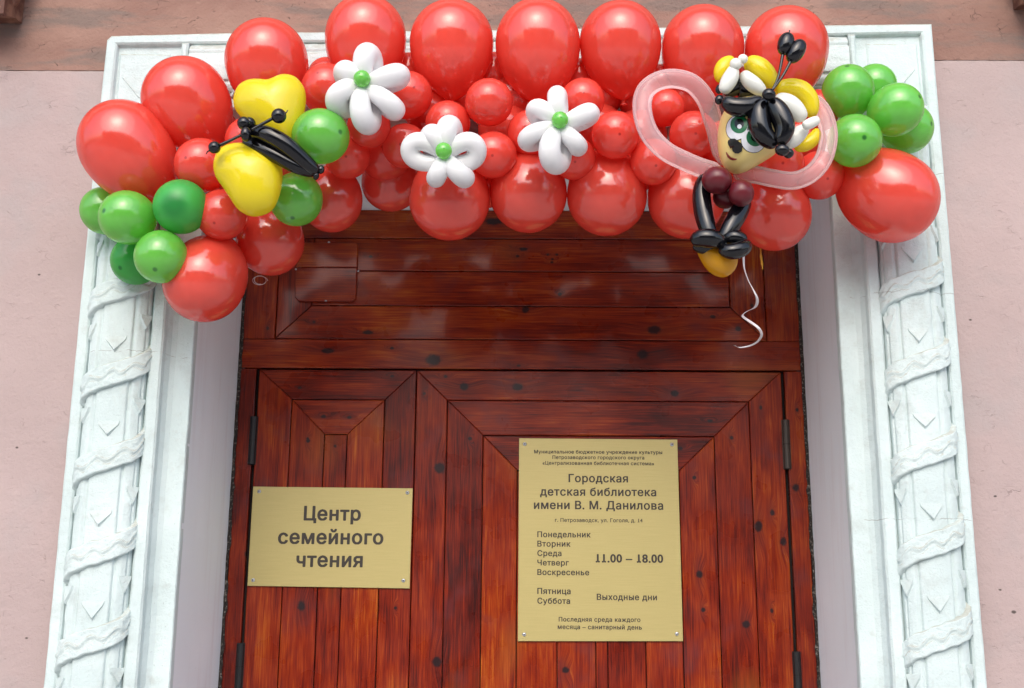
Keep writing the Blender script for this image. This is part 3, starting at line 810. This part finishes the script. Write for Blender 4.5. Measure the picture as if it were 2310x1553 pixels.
for px, py, r, Y, nk, lb in [
    (282, 332, 104, -.14, (.62, .25, -.8), A+'at the left end of the top row, above the green cluster'),
    (418, 225, 96, -.12, (.5, .3, -.8), A+'second from the left in the top row, left of the yellow heart'),
    (601, 137, 93, -.12, (.15, .35, -1), A+'directly above the yellow heart wing of the butterfly'),
    (825, 86, 92, -.13, (.0, .30, -1), A+'behind the top petal of the left daisy'),
    (1019, 96, 94, -.13, (0, .22, -1), A+'in the top row right above the middle daisy'),
    (1213, 98, 97, -.14, (.04, .22, -1), A+'in the top row just above left of the right daisy'),
    (1399, 96, 91, -.13, (.06, .22, -1), A+'in the top row touching the left loop of the clear wing'),
    (1585, 107, 93, -.12, (.0, .3, -1), A+'in the top row left of the bee balloon head'),
    (1774, 108, 94, -.12, (-.05, .3, -1), A+'behind the black antennae of the bee balloon')]:
    balloon('red', 'L', px, py, r, Y, nk, lb, GT)
balloon('red', 'L', 2012, 446, 103, -.12, (-.75, .2, .62), A+'hanging alone at the right end under the green balloons', GT)
for px, py, r, Y, nk, lb in [
    (460, 636, 91, -.12, (.35, .3, .9), A+'lowest at the left end, beside the lower green balloons'),
    (610, 545, 76, -.05, (-.2, .3, .9), A+'hanging over the upper left corner of the door frame'),
    (748, 455, 70, -.05, (.0, .3, 1), A+'in the bottom row right of the egg-shaped green balloon'),
    (882, 412, 66, .01, (.0, .2, 1), A+'set back in the bottom row left of the middle daisy'),
    (1014, 453, 90, -.12, (0, .25, 1), A+'in the bottom row right under the middle daisy'),
    (1192, 438, 88, -.11, (0, .25, 1), A+'in the bottom row under the gap between the middle and right daisies'),
    (1369, 443, 90, -.11, (.0, .25, 1), A+'in the bottom row between the right daisy and the bee'),
    (1548, 450, 88, -.10, (0, .25, 1), A+'in the bottom row behind the left leg of the bee balloon'),
    (1748, 485, 83, -.09, (-.1, .25, 1), A+'lowest at the right, over the door frame beside the curled ribbon')]:
    balloon('red', 'L', px, py, r, Y, nk, lb, GB)
S = 'small red balloon '
for px, py, r, Y, nk, lb in [
    (456, 373, 61, -.18, (.3, .9, .1), S+'between the large left balloons and the yellow lower wing'),
    (560, 318, 52, -.16, (.0, 1, -.2), S+'mostly hidden behind the head of the butterfly'),
    (500, 485, 58, -.17, (.05, .8, .62), S+'tucked under the yellow lower wing, right of the dark green balloon'),
    (738, 202, 58, -.16, (.2, .9, -.2), S+'between the yellow upper wing and the left daisy'),
    (832, 285, 49, -.18, (.1, .8, .5), S+'behind the lower petal of the left daisy'),
    (783, 352, 53, -.13, (-.1, .9, .4), S+'below right of the round green balloon beside the butterfly'),
    (921, 215, 54, -.16, (-.3, .9, .1), S+'right of the left daisy, behind its lower right petal'),
    (914, 330, 52, -.14, (.1, .9, .3), S+'behind the left looped petal of the middle daisy'),
    (1010, 278, 50, -.17, (.1, .9, .1), S+'right above the middle daisy, under a large top balloon'),
    (1103, 231, 54, -.20, (.05, .95, .05), S+'in the open between the middle and right daisies, upper one'),
    (1112, 350, 54, -.18, (.0, .9, .4), S+'right of the middle daisy, lower than its neighbour'),
    (1195, 300, 51, -.17, (.2, .9, .1), S+'behind the left petals of the right daisy'),
    (1314, 226, 50, -.17, (.0, .9, .1), S+'above the upper right petal of the right daisy'),
    (1295, 358, 50, -.17, (.0, .85, .5), S+'below the lower right petal of the right daisy'),
    (1388, 305, 54, -.20, (-.1, .9, .35), S+'between the right daisy and the clear left wing'),
    (1474, 366, 53, -.17, (.0, .85, .5), S+'under the lower edge of the clear left wing'),
    (1502, 243, 42, -.14, (.0, .9, -.1), S+'seen high through the loop of the clear left wing'),
    (1564, 304, 54, -.17, (.05, .9, .35), S+'seen low through the loop of the clear left wing'),
    (1756, 372, 58, -.16, (.05, .9, .3), S+'seen through the clear right wing beside the bee chin'),
    (1848, 396, 55, -.13, (-.1, .9, .5), S+'below the clear right wing near the white casing'),
    (1846, 250, 48, -.10, (-.1, .95, .0), S+'behind the yellow curl of the bee, left of the green cluster'),
    (1640, 330, 60, -.12, (0, 1, 0), S+'hidden behind the face of the bee balloon'),
    (690, 430, 60, -.06, (0, 1, 0), S+'hidden behind the egg-shaped green balloon'),
    (640, 380, 60, -.08, (0, 1, 0), S+'hidden behind the black body of the butterfly')]:
    balloon('red', 'M', px, py, r, Y, nk, lb, GM)
for px, py, r, Y, nk, lb in [
    (735, 172, 42, -.05, (.1, .6, .8), S+'peeping out high between the yellow wing and the left daisy'),
    (922, 160, 40, -.06, (0, .6, .8), S+'peeping out in the gap above right of the left daisy'),
    (1113, 165, 46, -.06, (0, .6, .8), S+'peeping out in the gap between the two middle top balloons'),
    (1305, 178, 45, -.06, (0, .6, .8), S+'peeping out in the gap above the right daisy'),
    (1490, 190, 44, -.06, (0, .6, .8), S+'peeping out in the gap above the clear left wing'),
    (1682, 200, 48, -.06, (0, .6, .8), S+'peeping out in the gap behind the bee hair'),
    (870, 350, 60, -.05, (0, 1, .1), S+'deep in the garland under the left daisy'),
    (1010, 350, 62, -.05, (0, 1, .1), S+'deep in the garland behind the middle daisy'),
    (1140, 290, 62, -.05, (0, 1, .1), S+'deep in the garland between the middle and right daisies'),
    (1240, 340, 66, -.05, (0, 1, .1), S+'deep in the garland behind the right daisy'),
    (1345, 290, 62, -.05, (0, 1, .1), S+'deep in the garland right of the right daisy'),
    (1440, 310, 66, -.05, (0, 1, .1), S+'deep in the garland behind the clear left wing'),
    (1545, 370, 60, -.05, (0, 1, .1), S+'deep in the garland below the clear left wing'),
    (1650, 400, 62, -.04, (0, 1, .1), S+'deep in the garland behind the maroon beads'),
    (1800, 320, 62, -.05, (0, 1, .1), S+'deep in the garland behind the clear right wing'),
    (560, 430, 66, -.06, (0, 1, .1), S+'deep in the garland behind the yellow lower wing'),
    (480, 300, 60, -.04, (0, 1, .1), S+'deep in the garland left of the butterfly head'),
    (966, 250, 55, -.06, (0, 1, .1), S+'deep in the garland above left of the middle daisy'),
    (1062, 215, 55, -.06, (0, 1, .1), S+'deep in the garland between the second and third top balloons'),
    (1160, 222, 55, -.06, (0, 1, .1), S+'deep in the garland left above the right daisy'),
    (1255, 235, 55, -.06, (0, 1, .1), S+'deep in the garland directly behind the top petal of the right daisy'),
    (1352, 212, 55, -.06, (0, 1, .1), S+'deep in the garland right above the right daisy'),
    (1448, 222, 55, -.06, (0, 1, .1), S+'deep in the garland behind the upper rim of the clear left wing'),
    (1555, 225, 55, -.06, (0, 1, .1), S+'deep in the garland above the gap of the clear left wing'),
    (1690, 270, 60, -.06, (0, 1, .1), S+'deep in the garland behind the bee hair'),
    (1420, 400, 50, -.05, (0, 1, .1), S+'deep in the garland between the bottom row and the clear left wing'),
    (1100, 420, 50, -.05, (0, 1, .1), S+'deep in the garland low between the middle and right daisies'),
    (830, 230, 50, -.05, (0, 1, .1), S+'deep in the garland behind the left daisy')]:
    balloon('red', 'M', px, py, r, Y, nk, lb, GBK)
for sz, px, py, r, Y, nk, lb in [
    ('M', 238, 476, 54, -.06, (.8, .5, -.1), 'pale green balloon furthest left, behind its neighbour in the lower left cluster'),
    ('M', 287, 491, 62, -.18, (.55, .85, .05), 'green balloon with a dark spot, front left of the lower left cluster'),
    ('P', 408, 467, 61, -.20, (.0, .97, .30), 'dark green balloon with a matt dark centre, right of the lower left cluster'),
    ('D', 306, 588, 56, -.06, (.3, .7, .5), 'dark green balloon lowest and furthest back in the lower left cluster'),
    ('M', 363, 580, 59, -.19, (-.05, .72, .72), 'green balloon with a dark spot at its bottom, lowest in front of the left cluster'),
    ('M', 724, 308, 64, -.26, (-.75, .6, .1), 'round green balloon right of the black butterfly body'),
    ('E', 668, 452, 59, -.17, (.0, .5, .9), 'egg-shaped green balloon under the black butterfly body'),
    ('M', 1913, 206, 58, -.14, (.2, .75, -.68), 'green balloon upper left in the right cluster'),
    ('M', 1972, 196, 51, -.07, (.0, .5, -.8), 'green balloon half hidden at the top of the right cluster'),
    ('M', 2021, 248, 60, -.18, (-.6, .75, -.15), 'green balloon with a spot near its right edge, middle of the right cluster'),
    ('M', 2046, 290, 58, -.09, (-.6, .6, .1), 'green balloon furthest right, partly hidden in the right cluster'),
    ('M', 1928, 318, 60, -.20, (-.06, .95, .28), 'green balloon with a dark spot facing the viewer, lowest of the right cluster')]:
    balloon('green', sz, px, py, r, Y, nk, lb, GG)

# ------------------------------------------------------------------ daisies
def daisy(cx, cy, petals, label):
    Y = -.285; c = at(cx, cy, Y); k = mpp(cx, cy, Y)
    t = thing('balloon_daisy', c, label, 'balloon flower', 'white balloon daisies')
    for ex, ey, wpx, turn, depth in petals:
        e = at(ex, ey, Y-.01); d = e-c; L = d.length; d.normalize()
        r = wpx*k*.5
        side = d.cross(Vector((0, 1, 0))).normalized()
        n = Vector((0, 1, 0))*cos(turn) + side*sin(turn)
        P = []; N = 44; Wd = r*depth
        for i in range(N+1):
            s_ = 2*pi*i/N
            P.append(c + Vector((0, .012, 0)) + d*((L-r*.86)*(1-cos(s_))/2) + n*Wd*sin(s_)*(1-.35*cos(s_)))
        obj('petal', *tube(P, lambda u: r*.96*max(.16, sin(pi*u)**.34), 22), M_WHITE, t, True)
    cm = bpy.data.objects.new('centre', BM[('green', 'M')]); COL.objects.link(cm)
    cm.scale = [k*18.5]*3; cm.parent = t; cm.location = (0, -.030, 0)
    cm.rotation_mode = 'QUATERNION'; cm.rotation_quaternion = Vector((-.2 if cx < 900 else .1, -1, .2 if cx < 900 else -.1)).to_track_quat('Z', 'Y')
daisy(821, 193, [(835, 97, 55, -.25, .9), (921, 158, 56, .22, .9), (905, 253, 50, .1, .9), (825, 293, 54, .35, .9), (739, 240, 54, .35, .9), (756, 148, 52, .1, .9)],
      'left white daisy, in front of a large red balloon beside the yellow heart')
daisy(1003, 354, [(905, 324, 46, 1.0, .95), (958, 285, 52, .3, .9), (1020, 260, 54, -.2, .9), (1094, 324, 48, -.85, .95), (1060, 410, 50, .3, .8), (975, 412, 46, -.2, .8)],
      'middle white daisy, the lowest one, with two ring-shaped petals')
daisy(1262, 285, [(1257, 192, 47, -.15, .9), (1350, 243, 50, .15, .9), (1318, 338, 46, .2, .9), (1246, 382, 54, .5, 1.), (1171, 318, 46, .1, .9), (1192, 232, 46, .2, .9)],
      'right white daisy, nearest to the clear-winged bee balloon')

# ------------------------------------------------------------------ butterfly
def pillow(outline, c2, Y, T, n=64, m=18, bias=0.):
    """inflated film: closed outline in photo pixels round centre c2, at depth Y, half thickness T metres"""
    O = spline([(a, b, 0) for a, b in outline], n, True)
    c = at(c2[0], c2[1], Y); V, Fc = [], []
    ring = [at(o.x, o.y, Y)-c for o in O]
    V.append(c+Vector((0, -T, 0)))
    for i in range(1, m):
        a = -pi/2 + pi*i/m
        for q in ring:
            f = cos(a)
            V.append(c + q*f + Vector((0, T*sin(a), 0)))
    V.append(c+Vector((0, T, 0)))
    for k in range(n): Fc.append((0, 1+k, 1+(k+1) % n))
    for i in range(m-2):
        for k in range(n):
            l = (k+1) % n; Fc.append((1+i*n+k, 1+(i+1)*n+k, 1+(i+1)*n+l, 1+i*n+l))
    e = len(V)-1
    for k in range(n): Fc.append((e, e-n+(k+1) % n, e-n+k))
    return V, Fc
YB = -.27
def PT(x, y, Y=YB): return at(x, y, Y)
bf = thing('balloon_butterfly', at(600, 330, YB), 'butterfly of two yellow heart balloons with black balloon body and antennae', 'balloon butterfly')
obj('wing', *pillow([(608, 183), (640, 171), (668, 176), (686, 198), (690, 225), (684, 262), (672, 300), (655, 328), (630, 325), (590, 300), (555, 275), (532, 250), (527, 225), (537, 198), (560, 184), (585, 182)],
    (615, 240), YB+.01, .045), M_YEL, bf, True)
obj('wing', *pillow([(540, 325), (575, 331), (610, 346), (632, 366), (637, 395), (631, 435), (617, 468), (595, 483), (566, 487), (538, 474), (517, 445), (503, 424), (487, 400), (482, 375), (490, 347), (510, 331)],
    (562, 400), YB-.005, .048), M_YEL, bf, True)
kk = mpp(600, 300, YB)
obj('body', *seg([PT(561, 300, YB-.03), PT(596, 301, YB-.05), PT(640, 324, YB-.05), PT(682, 360, YB-.035), PT(716, 390, YB-.02)], 20*kk, .24), M_BLACK, bf, True)
obj('body', *seg([PT(550, 318, YB-.02), PT(580, 330, YB-.03), PT(620, 350, YB-.035), PT(665, 375, YB-.03), PT(708, 393, YB-.015)], 17*kk, .26), M_BLACK, bf, True)
obj('head', *ellipsoid(PT(551, 279, YB-.05), 16*kk, 16*kk, 15*kk, .5), M_BLACK, bf, True)
obj('head', *ellipsoid(PT(563, 278, YB-.045), 14*kk, 14*kk, 13*kk, .5), M_BLACK, bf, True)
obj('head', *ellipsoid(PT(555, 303, YB-.06), 12*kk, 14*kk, 17*kk, -.05), M_BLACK, bf, True)
obj('tail_knot', *ellipsoid(PT(724, 383, YB-.02), 8*kk, 8*kk, 10*kk, .2), M_BLACK, bf, True)
obj('tail_knot', *ellipsoid(PT(713, 397, YB-.02), 7*kk, 8*kk, 10*kk, .2), M_BLACK, bf, True)
def antenna(pts, ball, nip, parent, yy, rb, rs=3.0, rb2=None):
    P = spline([PT(a, b, yy) for a, b in pts], 16)
    o = obj('antenna', *tube(P, lambda t: rs*kk*(1+.25*t), 10), M_BLACK, parent, True)
    obj('tip_ball', *ellipsoid(PT(ball[0], ball[1], yy-.004), rb*kk, rb*kk, (rb2 or rb)*kk, .15 if rb2 else 0), M_BLACK, o, True)
    obj('nipple', *tube(spline([PT(a, b, yy-.004) for a, b in nip], 8), lambda t: kk*(2.2-1.2*t), 8), M_BLACK, o, True)
antenna([(568, 293), (592, 280), (618, 266)], (629, 262), [(640, 258), (645, 255), (649, 249)], bf, YB-.07, 16.5)
antenna([(548, 303), (522, 316), (496, 328)], (484, 333), [(476, 339), (469, 342), (465, 348)], bf, YB-.06, 13.5)

# ------------------------------------------------------------------ bee
YE = -.29
bee = thing('balloon_bee', at(1660, 400, YE), 'bee girl twisted from balloons with printed green eyes and clear looped wings', 'balloon figure')
Z8 = lambda x, y: (1560+x/3.882, 60+y/3.882)
def P8(x, y, Y=YE): a, b = Z8(x, y); return at(a, b, Y)
# face: egg with the narrow end down left
fV, fF = pillow([Z8(*p) for p in [(415, 1278), (350, 1262), (290, 1215), (250, 1130), (233, 1020), (236, 900), (262, 790), (330, 690), (480, 620), (640, 640), (770, 760), (815, 900), (800, 1030), (735, 1110), (620, 1185), (510, 1250)]],
    Z8(490, 930), YE, .066)
face = obj('face', fV, fF, M_BEIGE, bee, True)
bvh = BVHTree.FromPolygons(fV, fF)
def sticker(name, mat, outline8, off, parent, rings=7):
    """flat print laid onto the face balloon"""
    n = len(outline8); cxp = sum(p[0] for p in outline8)/n; cyp = sum(p[1] for p in outline8)/n
    V, Fc = [], []
    def hit(x, y):
        a, b = Z8(x, y); tgt = at(a, b, YE); d = (tgt-CAM).normalized()
        loc, nor, _, _ = bvh.ray_cast(CAM, d)
        if loc is None: loc, nor, _, _ = bvh.find_nearest(tgt)
        if nor.dot(d) > 0: nor = -nor
        return loc+nor*off
    V.append(hit(cxp, cyp))
    for r in range(1, rings+1):
        for x, y in outline8: V.append(hit(cxp+(x-cxp)*r/rings, cyp+(y-cyp)*r/rings))
    for k in range(n): Fc.append((0, 1+k, 1+(k+1) % n))
    for r in range(rings-1):
        for k in range(n):
            l = (k+1) % n; Fc.append((1+r*n+k, 1+(r+1)*n+k, 1+(r+1)*n+l, 1+r*n+l))
    return obj(name, V, Fc, mat, parent, True)
def ell8(cx, cy, rx, ry, rot=0, n=40):
    return [(cx+rx*cos(a)*cos(rot)-ry*sin(a)*sin(rot), cy+rx*cos(a)*sin(rot)+ry*sin(a)*cos(rot)) for a in [2*pi*k/n for k in range(n)]]
for (cx, cy, rx, ry, ix, iy, ir, pr_, gx, gy) in [(400, 888, 92, 112, 418, 862, 74, 40, 423, 880), (540, 1000, 106, 104, 556, 972, 76, 42, 566, 985)]:
    e = sticker('eye', M_INKB, ell8(cx, cy, rx+4, ry+4, .35), .0006, face)
    tag(e)
    sticker('eyeball', M_INKW, ell8(cx, cy, rx-2, ry-2, .35), .0010, face)
    sticker('iris', M_INKG, ell8(ix, iy, ir, ir*1.02), .0014, face)
    sticker('pupil', M_INKB, ell8(ix+2, iy-8, pr_, pr_*1.1), .0018, face)
    sticker('glint', M_INKW, ell8(gx, gy, 19, 20), .0022, face)
sticker('nose', M_INKB, [(330, 1000), (350, 985), (385, 985), (412, 1005), (440, 1025), (448, 1055), (442, 1090), (415, 1110), (385, 1108), (365, 1090), (360, 1060), (348, 1070), (332, 1040), (326, 1018)], .0030, face)
sticker('mouth', M_INKR, [(305, 1095), (322, 1120), (342, 1140), (366, 1154), (402, 1158), (392, 1168), (364, 1172), (338, 1162), (318, 1142), (308, 1118)], .0014, face)
k8 = mpp(1680, 250, YE)/3.882
def s8(name, pts, r8, mat, Y=YE, e=.40, parent=bee, flat=None):
    return obj(name, *seg([P8(a, b, Y+(c[0] if c else 0)) for a, b, *c in pts], r8*k8, e, flat=flat), mat, parent, True)
# yellow and white of the cap
s8('yellow_curl', [(470, 300), (560, 350), (650, 430), (735, 520)], 102, M_YEL, YE-.035, .45)
s8('yellow_curl', [(375, 285), (300, 335), (262, 410), (262, 490)], 76, M_YEL, YE+.0, .45)
s8('white_curl', [(445, 400), (500, 470), (570, 530), (640, 585)], 70, M_WHITE2, YE-.055)
s8('white_curl', [(375, 350), (350, 430), (310, 510), (275, 580)], 70, M_WHITE2, YE-.065)
obj('white_knot', *ellipsoid(P8(388, 330, YE-.075), 52*k8, 45*k8, 52*k8), M_WHITE2, bee, True)
obj('white_knot', *ellipsoid(P8(450, 285, YE-.06), 44*k8, 36*k8, 42*k8), M_WHITE2, bee, True)
s8('yellow_curl', [(735, 560), (830, 545), (950, 570), (1030, 660), (1055, 790)], 98, M_YEL, YE-.02, .38)
s8('yellow_curl', [(1105, 900), (1070, 980), (990, 1040), (900, 1060)], 62, M_YEL, YE-.005, .42)
s8('white_curl', [(725, 630), (810, 670), (900, 730), (990, 820)], 94, M_WHITE2, YE-.055, .42)
s8('white_curl', [(810, 1045), (870, 1000), (930, 950), (1010, 880)], 74, M_WHITE2, YE-.055)
s8('white_knot', [(975, 875), (1040, 850), (1115, 810)], 46, M_WHITE2, YE-.085, .3)
# black hair
s8('hair_roll', [(290, 600), (400, 520), (520, 560), (650, 610)], 100, M_BLACK, YE-.030, .5)
s8('hair_roll', [(275, 640), (370, 700), (500, 700), (625, 635)], 84, M_BLACK, YE-.075, .40)
s8('hair_roll', [(660, 640), (590, 760), (620, 930), (745, 1050)], 98, M_BLACK, YE-.075, .42)
s8('hair_roll', [(680, 640), (760, 740), (815, 890), (770, 1035)], 92, M_BLACK, YE-.085, .42)
obj('hair_knot', *ellipsoid(P8(678, 597, YE-.105), 58*k8, 50*k8, 52*k8, .3), M_BLACK, bee, True)
obj('hair_knot', *ellipsoid(P8(245, 548, YE-.03), 36*k8, 34*k8, 46*k8, .3), M_BLACK, bee, True)
obj('hair_knot', *ellipsoid(P8(242, 642, YE-.06), 38*k8, 34*k8, 44*k8, .3), M_BLACK, bee, True)
obj('hair_knot', *ellipsoid(P8(795, 1083, YE-.09), 62*k8, 50*k8, 50*k8, .1), M_BLACK, bee, True)
obj('hair_knot', *ellipsoid(P8(850, 1112, YE-.075), 46*k8, 40*k8, 42*k8, -.6), M_BLACK, bee, True)
# antennae
def ant8(pts, ball, nip):
    o = obj('antenna', *tube(spline([P8(a, b, YE-.09) for a, b in pts], 16), lambda t: k8*(9+5*t), 10), M_BLACK, bee, True)
    obj('tip_balloon', *seg([P8(ball[0], ball[1], YE-.09), P8(ball[2], ball[3], YE-.09)], ball[4]*k8, .5), M_BLACK, o, True)
    if nip: obj('nipple', *tube(spline([P8(a, b, YE-.09) for a, b in nip], 8), lambda t: k8*8, 8), M_BLACK, o, True)
ant8([(705, 560), (760, 440), (800, 240)], (800, 245, 850, 60, 70), [(850, 68), (857, 50), (858, 36)])
ant8([(712, 555), (800, 430), (868, 305)], (860, 310, 972, 125, 72), None)
# clear wings
def wingtube(name, pts, r):
    o = obj(name, *tube(spline([at(a, b, YE+c) for a, b, c in pts], 90), lambda t: r*kk*max(.35, min(1, .35+t*14, .35+(1-t)*14)), 28), M_CLEAR, bee, True)
    return o
wingtube('wing', [(1632, 392, .02), (1590, 382, .01), (1545, 364, -.0), (1500, 340, -.01), (1464, 300, -.015), (1449, 250, -.02), (1455, 208, -.02), (1484, 184, -.02), (1522, 178, -.02), (1562, 190, -.015), (1592, 225, -.0), (1608, 270, .02), (1622, 320, .035), (1634, 372, .04)], 21.5)
wingtube('wing', [(1655, 392, .03), (1700, 394, .02), (1740, 402, .01), (1790, 408, -.0), (1830, 392, -.01), (1858, 358, -.015), (1869, 312, -.015), (1863, 272, -.01), (1845, 240, .0), (1815, 225, .02)], 20)
# beads, legs, feet
obj('body_ball', *ellipsoid(at(1617, 407, YE-.02), 33*kk, 32*kk, 30*kk), M_MAROON, bee, True)
obj('body_ball', *ellipsoid(at(1672, 436, YE-.02), 28*kk, 28*kk, 30*kk), M_MAROON, bee, True)
obj('body_ball', *ellipsoid(at(1636, 444, YE+.02), 28*kk, 28*kk, 27*kk), M_MAROON, bee, True)
def sb(name, pts, r, mat, e=.3): return obj(name, *seg([at(a, b, YE+c) for a, b, c in pts], r*kk, e), mat, bee, True)
sb('leg', [(1592, 398, .02), (1583, 430, .015), (1585, 470, .01), (1594, 508, .0), (1606, 545, -.005)], 21, M_BLACK, .2)
sb('leg', [(1682, 450, .015), (1668, 478, .01), (1650, 508, .0), (1630, 545, -.005)], 21, M_BLACK, .2)
obj('foot', *seg([at(1562, 548, YE-.02), at(1582, 538, YE-.03), at(1610, 540, YE-.03), at(1632, 552, YE-.01)], 21*kk, .32), M_BLACK, bee, True)
obj('foot', *seg([at(1564, 552, YE+.0), at(1590, 560, YE+.0), at(1626, 552, YE+.0)], 14*kk, .32), M_BLACK, bee, True)
obj('foot', *seg([at(1632, 545, YE-.0), at(1655, 536, YE-.01), at(1684, 545, YE-.01)], 17*kk, .32), M_BLACK, bee, True)
obj('foot', *seg([at(1624, 560, YE-.02), at(1648, 568, YE-.03), at(1676, 560, YE-.025), at(1684, 548, YE-.01)], 18*kk, .32), M_BLACK, bee, True)
obj('weight_balloon', *pillow([(1574, 566), (1590, 556), (1625, 556), (1660, 570), (1664, 592), (1656, 612), (1636, 625), (1612, 620), (1593, 604), (1580, 584)], (1622, 590), YE+.015, .030), M_ORANGE, bee, True)

# ------------------------------------------------------------------ ribbon ends and line curls
Z5 = lambda x, y: (1400+x/3.106, 340+y/3.106)
def strap(name, pts, wpx, mat, parent, Y, tw=0.):
    P = spline(pts, 90); V, Fc = [], []
    for i, p in enumerate(P):
        t = i/90; a = tw*sin(t*pi*5.5)+.25
        a = .9*sin(t*9)
        side = Vector((cos(a), sin(a), .25*cos(t*11))).normalized()*wpx*kk*.5
        th = Vector((0, .0003, 0))
        V += [p-side-th, p+side-th, p+side+th, p-side+th]
    for i in range(90):
        for k in range(4): Fc.append((i*4+k, i*4+(k+1) % 4, (i+1)*4+(k+1) % 4, (i+1)*4+k))
    return obj(name, V, Fc, mat, parent, True)
pts = [(862, 690), (862, 760), (868, 830), (895, 910), (935, 985), (958, 1045), (942, 1098), (880, 1130), (855, 1160), (905, 1198), (962, 1240), (988, 1290), (958, 1340), (900, 1370), (830, 1380), (797, 1364)]
YR = -.20
o = strap('curled_ribbon', [at(*Z5(a, b), YR+.03*sin(i*1.1)) for i, (a, b) in enumerate(pts)], 6.5, M_RIB, None, YR)
tag(o, 'thin white curling ribbon hanging beside the feet of the bee', 'ribbon')
o = strap('ribbon_end', [at(*Z5(a, b), -.06) for a, b in [(980, 680), (984, 740), (990, 790), (996, 832)]], 6, M_RIBY, None, YR)
tag(o, 'short yellow ribbon end below the lowest right red balloon', 'ribbon')
cp = [at(586+18*cos(a*.9)*(1-.03*a), 628-10*sin(a*.9)-a*.2+6, -.05+.004*a) for a in [k*.5 for k in range(26)]]
o = obj('fishing_line', *tube(spline(cp, 140), lambda t: .0006, 6), M_LINE, None, True)
tag(o, 'clear curled line end under the red balloon at the upper left door corner', 'string')

# ------------------------------------------------------------------ across the street (seen only in reflections)
opp = thing('street_house', (0, -22, 0), 'ochre two storey house across the street with a grey roof', 'house')
obj('wall', *box(-16, 16, -27, -22, -.1, 6.4), M_OPP, opp)
V = [(-16.4, -27.3, 6.4), (16.4, -27.3, 6.4), (16.4, -21.6, 6.4), (-16.4, -21.6, 6.4), (-15, -24.5, 8.2), (15, -24.5, 8.2)]
obj('roof', V, [(0, 1, 2, 3), (3, 2, 5, 4), (1, 0, 4, 5), (0, 3, 4), (2, 1, 5)], M_ROOF, opp)
for i in range(9):
    for z in (.7, 3.7):
        x = -14+3.5*i
        f = obj('window', *box(x-.75, x+.75, -21.99, -21.93, z, z+1.9), M_TRIM, opp)
        obj('pane', *box(x-.62, x+.62, -21.925, -21.90, z+.13, z+1.77), M_GLASS, f)
rt = random.Random(11)
for i, x in enumerate((-11, -4.5, 6, 13)):
    h = (7.0, 5.2, 6.4, 6.8)[i]
    t = thing('street_tree', (x, -17, 0), ['round lime tree at the far left across the street', 'smaller lime tree left of the middle across the street', 'tallest lime tree right of the middle across the street', 'lime tree at the far right across the street'][i], 'tree', 'lime trees across the street')
    obj('trunk', *tube([Vector((x, -17, -.1)), Vector((x+.1, -17, h*.3)), Vector((x-.1, -17, h*.7))], lambda u: .2-.12*u, 10), M_BARK, t, True)
    V, Fc = [], []
    for k in range(2600):
        u = Vector((rt.gauss(0, 1), rt.gauss(0, 1), rt.gauss(0, 1))).normalized()*rt.uniform(.55, 1.0)
        cc = Vector((x+u.x*1.9*(1+.25*sin(u.z*7+i)), -17+u.y*1.9, h*.66+u.z*h*.34)); a = Vector((rt.uniform(-1, 1), rt.uniform(-1, 1), rt.uniform(-1, 1))).normalized()*.16; b = a.cross(u).normalized()*.12
        n0 = len(V); V += [cc-a, cc+b, cc+a, cc-b]; Fc.append((n0, n0+1, n0+2, n0+3))
    obj('crown', V, Fc, M_LEAF, t)
